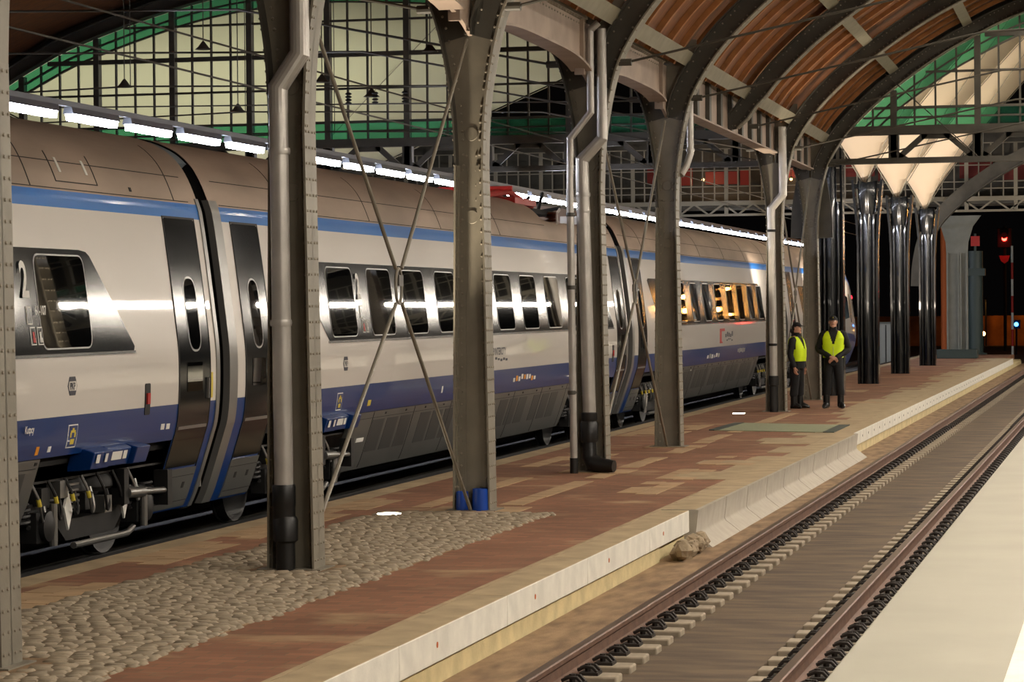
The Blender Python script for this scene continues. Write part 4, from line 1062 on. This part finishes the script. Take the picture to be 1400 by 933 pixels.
def car(name, label, y0, y1, door0, door1, well=None, nose=False):
    t = thing('train_car', label, 'train car', (CX, y0, RT), 'cars of the white and blue train')
    secs = []
    e0 = door0[1]+.03 if door0 else None; e1 = door1[0]-.03 if door1 else None
    full_ = lambda y, z, c=9: (y, z, c, 1, 1)
    if door0: secs += [full_(y0, .12), full_(e0, .12)]; secs2 = [full_(e0, .83)]
    else: secs2 = [full_(y0, .83)]
    if well: secs2 += [full_(well[0], .83), full_(well[0]+.5, .83, 3.44), full_(well[1]-.5, .83, 3.44), full_(well[1], .83)]
    m = MB()
    if secs: body(m, secs)
    if door1: body(m, [full_(e1, .12), full_(y1, .12)]); secs2.append(full_(e1, .83))
    elif nose:
        secs2.append(full_(y1-6.5, .83))
    else: secs2.append(full_(y1, .83))
    body(m, secs2)
    if nose:
        R = [(y1-6.5, 1, 1)]+[(y1-6.5+6.5*k/10, 1-.45*(k/10)**3.5, 1-.60*(k/10)**2.0) for k in range(1, 11)]
        body(m, [(y, .12, 9, w_, h) for y, w_, h in R])
    bo = m.build('body', BODYM, t, smooth=40)
    # underframe and end plates
    cap = lambda y: [(CX+a*.97, y, b) for a, b in PS]+[(CX-a*.97, y, b) for a, b in reversed(PS[:-1])]
    m = MB().box(CX-1.2, CX+1.2, y0+.05, y1-(4 if nose else .05), .62, .84)
    if door0: m.add(cap(y0+.04), [tuple(range(2*len(PS)-1))])
    if door1: m.add(cap(y1-.04), [tuple(range(2*len(PS)-1))])
    m.build('underframe', BLKM, t)
    return t
A = car('a', 'nearest white and blue train car cut by the left border, big window with numeral two', 4.0, 24.67, None, (23.57, 24.42))
bd = band(A, [(5.0, 1.70), (22.42, 1.70), (22.44, 1.74), (21.62, 2.54), (21.55, 2.575), (21.4, 2.59), (5.0, 2.59)])
for y in (20.39, 18.7, 17.0): window(A, y, y+1.05)
door(A, 23.57, 24.42, (23.88, 24.18)); skirt(A, 5, 20.45); bogie(A, 21.95); endring(A, 24.60, 24.69, RIM)
m = MB(); patch(m, rect(24.46, 24.5, 1.2, 1.45), .006); m.build('yellow_note', SIGNY, A)
pictos(A, 20.05); mark('61-107', 20.27, 2.03, .11, SIGNW, A, 'car_number', .75); pkp(A, 20.88, 1.42); marker(A, 22.68); sticker(A, 20.93, .89); bluebox(A, 21.33, 1.3)
mark('Kutpcy', 19.98, 1.06, .085, SIGNW, A, 'small_lettering', .75)
bits(A, 20.3, .88, 1, [SIGNO], .1, .07); bits(A, 20.55, .88, 1, [SIGNW], .1, .05); bits(A, 23.15, .93, 2, [SIGNW], .14, .05)
roofbits(A, 5, 24.4)
m = MB()
for r_ in (rect(21.2, 22.15, 3.18, 3.19), rect(21.2, 21.215, 3.18, 3.45), rect(22.135, 22.15, 3.18, 3.45)): patch(m, r_, .004)
m.build('roof_hatch', SEAM, A)
for a in (21.35, 21.95): patch(MB(), rect(a, a+.05, 3.27, 3.40), .006).build('hatch_mark', SIGNW, A)
patch(MB(), rect(22.9, 22.95, 3.16, 3.2), .006).build('roof_plug', SEAM, A)
B = car('b', 'middle train car behind the crossed rods with red pantograph on its roof', 25.0, 46.35, (25.5, 26.33), (45.4, 46.2), well=(40.9, 44.6))
bd = band(B, [(28.4, 1.70), (45.05, 1.70), (45.08, 1.73), (44.25, 2.55), (44.1, 2.59), (27.5, 2.59), (27.42, 2.55), (28.36, 1.73)])
for y in (28.51, 30.14, 31.68, 33.28, 34.93, 36.58, 38.2, 39.86, 41.5, 43.1): window(B, y, y+1.0)
door(B, 25.5, 26.33, (25.78, 26.06)); door(B, 45.4, 46.2, (45.65, 45.93)); endring(B, 24.98, 25.22, RIM); endring(B, 46.28, 46.37, RIM)
skirt(B, 29.5, 41.8); bogie(B, 27.95); bogie(B, 43.45)
pictos(B, 29.63); pkp(B, 28.9, 1.43); marker(B, 44.95); sticker(B, 28.72, .9); bluebox(B, 28.1, .5)
mark('PKP INTERCITY', 35.92, 1.39, .145, SIGND, B, 'operator_lettering', .95); bits(B, 36.3, 1.31, 5, [SIGND], .16, .035)
bits(B, 30.0, .9, 1, [SIGNY], .2, .09); bits(B, 33.4, .93, 1, [SIGNW], .1, .1); bits(B, 37.5, .98, 9, [SIGNW, SIGNO, SIGNW], .17, .08); bits(B, 35.6, 1.0, 4, [SIGNW], .12, .1); bits(B, 35.8, .86, 2, [SIGNW], .1, .1)
roofbits(B, 25.3, 46.2, (40.9, 44.6))
# pantograph
m = MB()
for s in (-1, 1): m.tube([(-9.75+s*.14, 39.2, 3.80), (-9.75+s*.14, 40.6, 3.9), (-9.7+s*.14, 42.0, 3.70)], .05, 8)
m.box(-10.0, -9.45, 40.4, 41.9, 3.70, 3.80); m.tube([(-10.6, 40.0, 3.92), (-9.4, 40.0, 3.92)], .04, 8); po = m.build('pantograph', PANTR, B)
m = MB().box(-9.95, -9.4, 41.4, 43.2, 3.58, 3.66).tube([(-9.5, 42.2, 3.6), (-9.5, 42.6, 3.95)], .03, 6).tube([(-9.8, 42.0, 3.6), (-9.8, 42.9, 3.9)], .03, 6).tube([(-10.1, 43.1, 3.6), (-9.3, 43.1, 3.72)], .03, 6); m.build('base_frame', BLKM, po)
m = MB(); INS = mat('brown insulator', (92, 48, 34), .3); [m.lathe([(.05, 0), (.13, .02), (.05, .056)], (-9.35, 42.6, 3.42+.055*k), 'z', 12) for k in range(4)]; m.build('insulator', INS, po); m = MB(); [m.lathe([(.05, 0), (.12, .02), (.05, .056)], (-9.9, 41.5, 3.42+.055*k), 'z', 12) for k in range(3)]; m.build('insulator', INS, po)
MB().tube(crom3([(-9.1, 41.9, 3.42), (-9.15, 42.1, 3.58), (-9.2, 42.5, 3.66), (-9.3, 43.0, 3.7)]), .022, 6).build('white_cable', SIGNW, po)
MB().box(-9.55, -9.2, 44.2, 44.25, 3.43, 3.62).build('white_plate', SIGNW, po)
# gangways
ROOFC = mat('blue grey gangway cover', (126, 142, 152), .5)
def bellows(car_, y0, y1):
    m = MB(); n = 5
    for k in range(n):
        ya = y0+(y1-y0)*k/n; yb = y0+(y1-y0)*(k+.7)/n
        Q = [(a*.9, b-.04) for a, b in PS]
        m.add([(CX+a, y, b) for y in (ya, yb) for a, b in Q]+[(CX-a, y, b) for y in (ya, yb) for a, b in Q], [], 0)
        o_ = len(m.v)-4*len(Q); L_ = len(Q)
        for j in range(L_-1):
            m.f += [(o_+j, o_+j+1, o_+L_+j+1, o_+L_+j), (o_+2*L_+j, o_+2*L_+j+1, o_+3*L_+j+1, o_+3*L_+j)]; m.m += [0, 0]
    m.box(CX-.85, CX+.85, y0, y1, .3, 3.3)
    o = m.build('gangway_bellows', BELL, car_)
    Q = [(a*.985, b-.015) for a, b in PS if b > 3.5]; q2 = [(a*.93, b-.06) for a, b in PS if b > 3.5]; m = MB()
    for s_ in (1, -1): m.strip([(CX+s_*a, b) for a, b in Q], [(CX+s_*a, b) for a, b in q2], 'xz', y0-.02, y1+.02)
    m.build('gangway_cover', ROOFC, car_)
    MB().tube([(CX+1.12, (y0+y1)/2, 1.0), (CX+1.13, (y0+y1)/2, .3)], .02, 8).box(CX+1.05, CX+1.15, (y0+y1)/2-.04, (y0+y1)/2+.04, 1.9, 1.94).build('gangway_cable', BOGL, o)
bellows(B, 24.68, 24.98); bellows(B, 46.38, 46.78)
C_ = car('c', 'third train car seen right of the two-pipe column with red bracket emblem', 46.8, 68.4, (47.45, 48.28), (67.2, 68.1))
band(C_, [(49.8, 1.70), (64.6, 1.70), (64.0, 2.55), (63.9, 2.59), (49.0, 2.59), (48.9, 2.55), (49.75, 1.73)])
for y in (50.4, 52.05, 53.7, 55.3, 56.92, 58.62, 60.24, 61.93, 63.5): window(C_, y, y+.85)
door(C_, 47.45, 48.28, (47.75, 48.0)); door(C_, 67.2, 68.1, (67.5, 67.8)); endring(C_, 46.78, 47.0, RIM); endring(C_, 68.3, 68.42, RIM)
skirt(C_, 51.4, 63.8); bogie(C_, 49.85); bogie(C_, 65.5); roofbits(C_, 47, 68.2)
m = MB(); patch(m, rect(57.2, 57.45, 1.24, 1.56), .004); patch(m, rect(57.2, 57.9, 1.50, 1.56), .004); patch(m, rect(57.2, 57.6, 1.24, 1.27), .004); m.build('bracket_emblem', SIGNR, C_)
bits(C_, 58.0, 1.36, 5, [SIGND], .24, .1); bits(C_, 58.2, 1.29, 4, [SIGND], .24, .03); bits(C_, 55.6, .93, 6, [SIGNW, REFL], .3, .1); bits(C_, 60.0, .98, 5, [REFL], .25, .1); bits(C_, 53.8, .7, 1, [SIGNW], .2, .1)
bellows(C_, 68.42, 68.78)
E_ = car('d', 'last train car with sloping nose behind the man guard', 68.8, 90.0, (69.6, 70.5), None, nose=True)
door(E_, 69.6, 70.5, (69.9, 70.2)); band(E_, [(72.4, 1.70), (78.5, 1.70), (78.0, 2.59), (71.8, 2.59)])
for y in (72.8, 74.4, 76.0): window(E_, y, y+.85)
endring(E_, 68.78, 68.95, RIM); bogie(E_, 72.3); skirt(E_, 74.2, 79.5); bogie(E_, 82.0)
m = MB()
def nosex(y, z):
    k = max(0, (y-83.5)/6.5); w_ = 1-.45*k**3.5; h = 1-.60*k**2.0; zz = .12+(z-.12)/h; return CX+wz(zz)*w_
vs = []; G_ = [(82.6, 2.45, 1.6), (83.4, 2.4, 1.62), (84.3, 2.3, 1.65)]
for y, zt, zb in G_:
    for q in range(5): z = zb+(zt-zb)*q/4; vs.append((nosex(y, z)+.012, y, z))
fs = [(i*5+j, i*5+5+j, i*5+6+j, i*5+1+j) for i in range(2) for j in range(4)]
MB().add(vs, fs).build('cab_window', GLASS, E_, smooth=0)
vs = []
for y, zt, zb in [(84.8, 2.4, 1.5), (85.1, 2.4, 1.5)]:
    for q in range(5): z = zb+(zt-zb)*q/4; vs.append((nosex(y, z)+.012, y, z))
MB().add(vs, [(j, 5+j, 6+j, 1+j) for j in range(4)]).build('white_stripe', CHROME, E_, smooth=0)
MB().ball((nosex(86.9, 2.3)-.06, 86.9, 2.3), .09, 8).build('red_tail_lamp', emitter('tail lamp red', (255, 40, 60), 4), E_)

# ------------------------------------------------------------------ the two guards
def skin_mesh(verts, edges, radii):
    me = D.meshes.new('sk'); me.from_pydata(verts, edges, []); o = D.objects.new('sk', me); COL.objects.link(o)
    sk = o.modifiers.new('skin', 'SKIN'); sk.use_smooth_shade = True
    for i, r in enumerate(radii): me.skin_vertices[0].data[i].radius = (r, r) if not isinstance(r, tuple) else r
    me.skin_vertices[0].data[0].use_root = True
    sb = o.modifiers.new('sub', 'SUBSURF'); sb.levels = 2
    dg = bpy.context.evaluated_depsgraph_get(); ev = D.meshes.new_from_object(o.evaluated_get(dg))
    V = [tuple(v.co) for v in ev.vertices]; Fc = [tuple(p.vertices) for p in ev.polygons]
    D.objects.remove(o); D.meshes.remove(me); D.meshes.remove(ev); return V, Fc
def person(base, ang, k, label, clasp, hair_long):
    t = thing('person', label, 'person', base, 'station guards')
    ca, sa = math.cos(ang), math.sin(ang)
    def W(p): x, y, z = p[0]*k, p[1]*k, p[2]*k; return (base[0]+x*ca-y*sa, base[1]+x*sa+y*ca, base[2]+z)
    def fin(mb, name, mt, par=t, **kw): mb.v = [W(p) for p in mb.v]; return mb.build(name, mt, par, **kw)
    # arms
    arms = []
    for s in (-1, 1):
        if clasp: A = [(s*.19, 0, 1.43), (s*.285, -.03, 1.15), (s*.06, .21, .985+.01*s)]; hd = Vector((-s*.9, .15, -.25)).normalized()
        else: A = [(s*.185, 0, 1.41), (s*.225, -.03, 1.12), (s*.215, .06, .86)]; hd = Vector((0, .16, -1)).normalized()
        arms.append((s, A, hd))
    V = [(0, 0, .95), (0, 0, 1.1), (0, -.01, 1.3), (0, -.01, 1.45), (0, 0, 1.53), (0, .015, 1.60), (0, .02, 1.67), (0, .012, 1.745)]
    R = [.13, .125, .14, .10, .058, (.068, .075), (.078, .095), (.066, .08)]; E_ = [(i, i+1) for i in range(7)]
    def chain(start, pts, rads):
        prev = start
        for p, r in zip(pts, rads): V.append(tuple(p)); R.append(r); E_.append((prev, len(V)-1)); prev = len(V)-1
        return prev
    for s in (-1, 1):
        chain(0, [(s*.1, 0, .88), (s*.125, .015, .5), (s*.135, -.01, .1), (s*.14, .10, .045)], [.085, .055, .030, .020])
    for s, A, hd in arms:
        e = chain(3, [A[0], A[1], A[2]], [.05, .042, .03])
        wv = Vector(A[2]); up = Vector((0, .4, .9)) if clasp else Vector((0, 1, .1)); sd = hd.cross(up).normalized(); up = sd.cross(hd).normalized()
        pm = chain(e, [wv+hd*.05], [(.034, .02)])
        curl = sd*(-s if not clasp else s)
        curl = Vector((0, -.6, -.7)).normalized() if clasp else Vector((-s*.9, .2, 0)).normalized()
        for q, (u, L) in enumerate(((.027, .072), (.009, .08), (-.009, .074), (-.026, .058))):
            b = wv+hd*.085+up*u; c1 = b+hd*L*.5+curl*.012; c2 = c1+hd*L*.3+curl*.022; c3 = c2+hd*L*.12+curl*.022
            chain(pm, [b, c1, c2, c3], [.0105, .0095, .009, .008])
        th = wv+hd*.03+up*.034; chain(pm, [th, th+hd*.03+up*.014+curl*.012, th+hd*.055+up*.012+curl*.022], [.012, .0105, .009])
    Vs, Fs = skin_mesh(V, E_, R)
    m = MB().add(Vs, Fs)
    # face
    m.add([(-.014, .10, 1.652), (.014, .10, 1.652), (0, .128, 1.655), (0, .098, 1.70)], [(0, 1, 2), (1, 3, 2), (3, 0, 2), (0, 3, 1)])
    for s in (-1, 1):
        m.ball((s*.03, .098, 1.695), .013, 8, 1, 1.2, .7, .7); m.ball((s*.03, .107, 1.695), .006, 6, 2)
        m.box(s*.03-.02, s*.03+.02, .094, .11, 1.711, 1.717, 2); m.ball((s*.078, .005, 1.675), .028, 8, 0, .35, .7, 1.1)
    m.box(-.022, .022, .094, .108, 1.622, 1.628, 3); m.ball((0, .075, 1.588), .04, 8, 0, 1, .8, .7)
    LIP = MATS.get('lips') or mat('lips', (150, 84, 74), .5)
    fin(m, 'body', [SKIN, SIGNW, HAIR, LIP], smooth=60)
    # clothing
    N = 24
    def ring(z, w_, d, yo=0, ex=.75): return [(w_*math.copysign(abs(math.cos(2*PI*i/N))**ex, math.cos(2*PI*i/N)), yo+d*math.copysign(abs(math.sin(2*PI*i/N))**ex, math.sin(2*PI*i/N)), z) for i in range(N)]
    fw = 1.0 if clasp else .94; bel = .0 if clasp else .025
    JR = [(.84, .185, .135, bel), (.95, .182, .135, bel), (1.08, .18, .13+bel*.6, bel), (1.25, .20, .14, bel), (1.36, .212, .135, 0), (1.43, .205, .115, -.01), (1.475, .15, .09, -.01), (1.51, .085, .075, 0), (1.55, .072, .072, .005), (1.585, .074, .078, .01)]
    jk = MB().loft([ring(z, w_*fw, d, yo) for z, w_, d, yo in JR]); jo = fin(jk, 'jacket', UNIF, smooth=60)
    for s, A, hd in arms:
        a, e, w_ = Vector(A[0]), Vector(A[1]), Vector(A[2])
        fin(MB().tube(crom3([a+Vector((-s*.05, 0, .02)), a, (a+e)/2+Vector((s*.01, 0, 0)), e, (e+w_)/2, w_]), [.07]*5+[.074]*5+[.066]*5+[.062]*5+[.054]*5+[.044], 14), 'sleeve', UNIF, jo, smooth=60)
    # vest
    vr = [(.985, .186, .138, bel), (1.08, .185, .137+bel*.6, bel), (1.25, .207, .149, bel), (1.36, .216, .143, 0), (1.435, .20, .122, -.01), (1.475, .155, .098, -.01), (1.495, .12, .09, -.008)]
    rows = []
    for (a, b) in zip(vr, vr[1:]):
        for q in range(10): f = q/10; rows.append(tuple(a[i]+(b[i]-a[i])*f for i in range(4)))
    rows.append(vr[-1]); vs = []; fs = []
    NN = 128
    def ring2(z, w_, d, yo, ex=.75): return [(w_*math.copysign(abs(math.cos(2*PI*i/NN))**ex, math.cos(2*PI*i/NN)), yo+d*math.copysign(abs(math.sin(2*PI*i/NN))**ex, math.sin(2*PI*i/NN)), z) for i in range(NN)]
    for z, w_, d, yo in rows: vs += ring2(z, w_*fw+.006, d+.006, yo)
    for i in range(len(rows)-1):
        for j in range(NN):
            c = [vs[i*NN+j], vs[i*NN+(j+1) % NN], vs[(i+1)*NN+j]]; cx = (c[0][0]+c[1][0])/2; cy = (c[0][1]+c[1][1])/2; cz = (c[0][2]+c[2][2])/2
            if cy > 0 and cz > 1.23 and abs(cx) < (cz-1.22)*.34: continue
            if cz > 1.24 and abs(cx) > .172*fw and abs(cy) < .08: continue
            fs.append((i*NN+j, i*NN+(j+1) % NN, (i+1)*NN+(j+1) % NN, (i+1)*NN+j))
    vo = fin(MB().add(vs, fs), 'hi_vis_vest', HIVIS, smooth=60); so = vo.modifiers.new('cloth', 'SOLIDIFY'); so.thickness = .006; so.offset = 1
    if clasp: fin(MB().tube([(0, .152, 1.0), (0, .165, 1.2)], .005, 6), 'zip', REFL, vo)
    # trousers and boots
    tr = MB()
    for s in (-1, 1):
        L = [(.90, .085, .10, 0), (.80, .10, .115, 0), (.65, .092, .10, .005), (.50, .08, .088, .012), (.38, .08, .085, .0), (.30, .082, .088, -.005), (.25, .066, .07, -.005)]
        tr.loft([[(s*(.082+.055*(.9-z)/.65)+x, y+yo, zz) for x, y, zz in ring(z, w_, d, 0, .9)] for z, w_, d, yo in L])
    tr.loft([ring(.80, .10, .09), ring(.86, .175, .122), ring(.96, .172, .125)]); fin(tr, 'trousers', UNIF, smooth=60)
    for s in (-1, 1):
        b = MB(); cx = s*.137
        b.loft([[(cx+.066*math.cos(2*PI*i/16), .0+.072*math.sin(2*PI*i/16), z) for i in range(16)] for z in (.30, .2, .12, .04)])
        rr = []
        for y, w_, h in ((-.085, .035, .08), (-.06, .05, .13), (.02, .054, .15), (.09, .056, .115), (.15, .052, .085), (.19, .032, .055)):
            rr.append([(cx+w_*math.cos(2*PI*i/14)+s*y*.25, y, max(.004, h*.5+h*.5*math.sin(2*PI*i/14))) for i in range(14)])
        b.loft(rr); fin(b, 'boot', BOOT, smooth=60)
    # cap and hair
    m = MB().ball((0, .012, 1.715), .092, 20, 0, .93, 1.1, .95); m.v = [(x, y, max(z, 1.718)) for x, y, z in m.v]
    rim = []
    for i in range(9): a = PI*(.18+.64*i/8); rim.append((.088*math.cos(a), .02+.098*math.sin(a)))
    out = [(x*1.0, y+.075*math.sin(PI*(.18+.64*i/8))**1.5) for i, (x, y) in enumerate(rim)]
    for i in range(8): m.add([(rim[i][0], rim[i][1], 1.728), (rim[i+1][0], rim[i+1][1], 1.728), (out[i+1][0], out[i+1][1], 1.714), (out[i][0], out[i][1], 1.714), (rim[i][0], rim[i][1], 1.736), (rim[i+1][0], rim[i+1][1], 1.736), (out[i+1][0], out[i+1][1], 1.720), (out[i][0], out[i][1], 1.720)], [(0, 1, 2, 3), (7, 6, 5, 4), (3, 2, 6, 7), (0, 3, 7, 4), (1, 5, 6, 2)])
    co = fin(m, 'cap', UNIF, smooth=50)
    if clasp: fin(MB().ball((0, .112, 1.762), .014, 8, 0, 1, .4, 1), 'cap_badge', SIGNY, co)
    h = MB().ball((0, -.02, 1.69), .088, 16, 0, .93, 1.0, .85); h.v = [(x, min(y, .03), z) for x, y, z in h.v]
    if hair_long: h.ball((0, -.10, 1.62), .05, 12, 0, 1, .9, 1.2)
    fin(h, 'hair', HAIR, smooth=60)
    return t
person((-5.80, 52.5, 0), PI+.10, 1.025, 'person in black uniform and yellow vest facing us with hands clasped in front', True, False)
person((-6.52, 52.4, 0), -PI/2-.35, .955, 'person in black cap and yellow vest turned sideways to the right, arm hanging down', False, True)
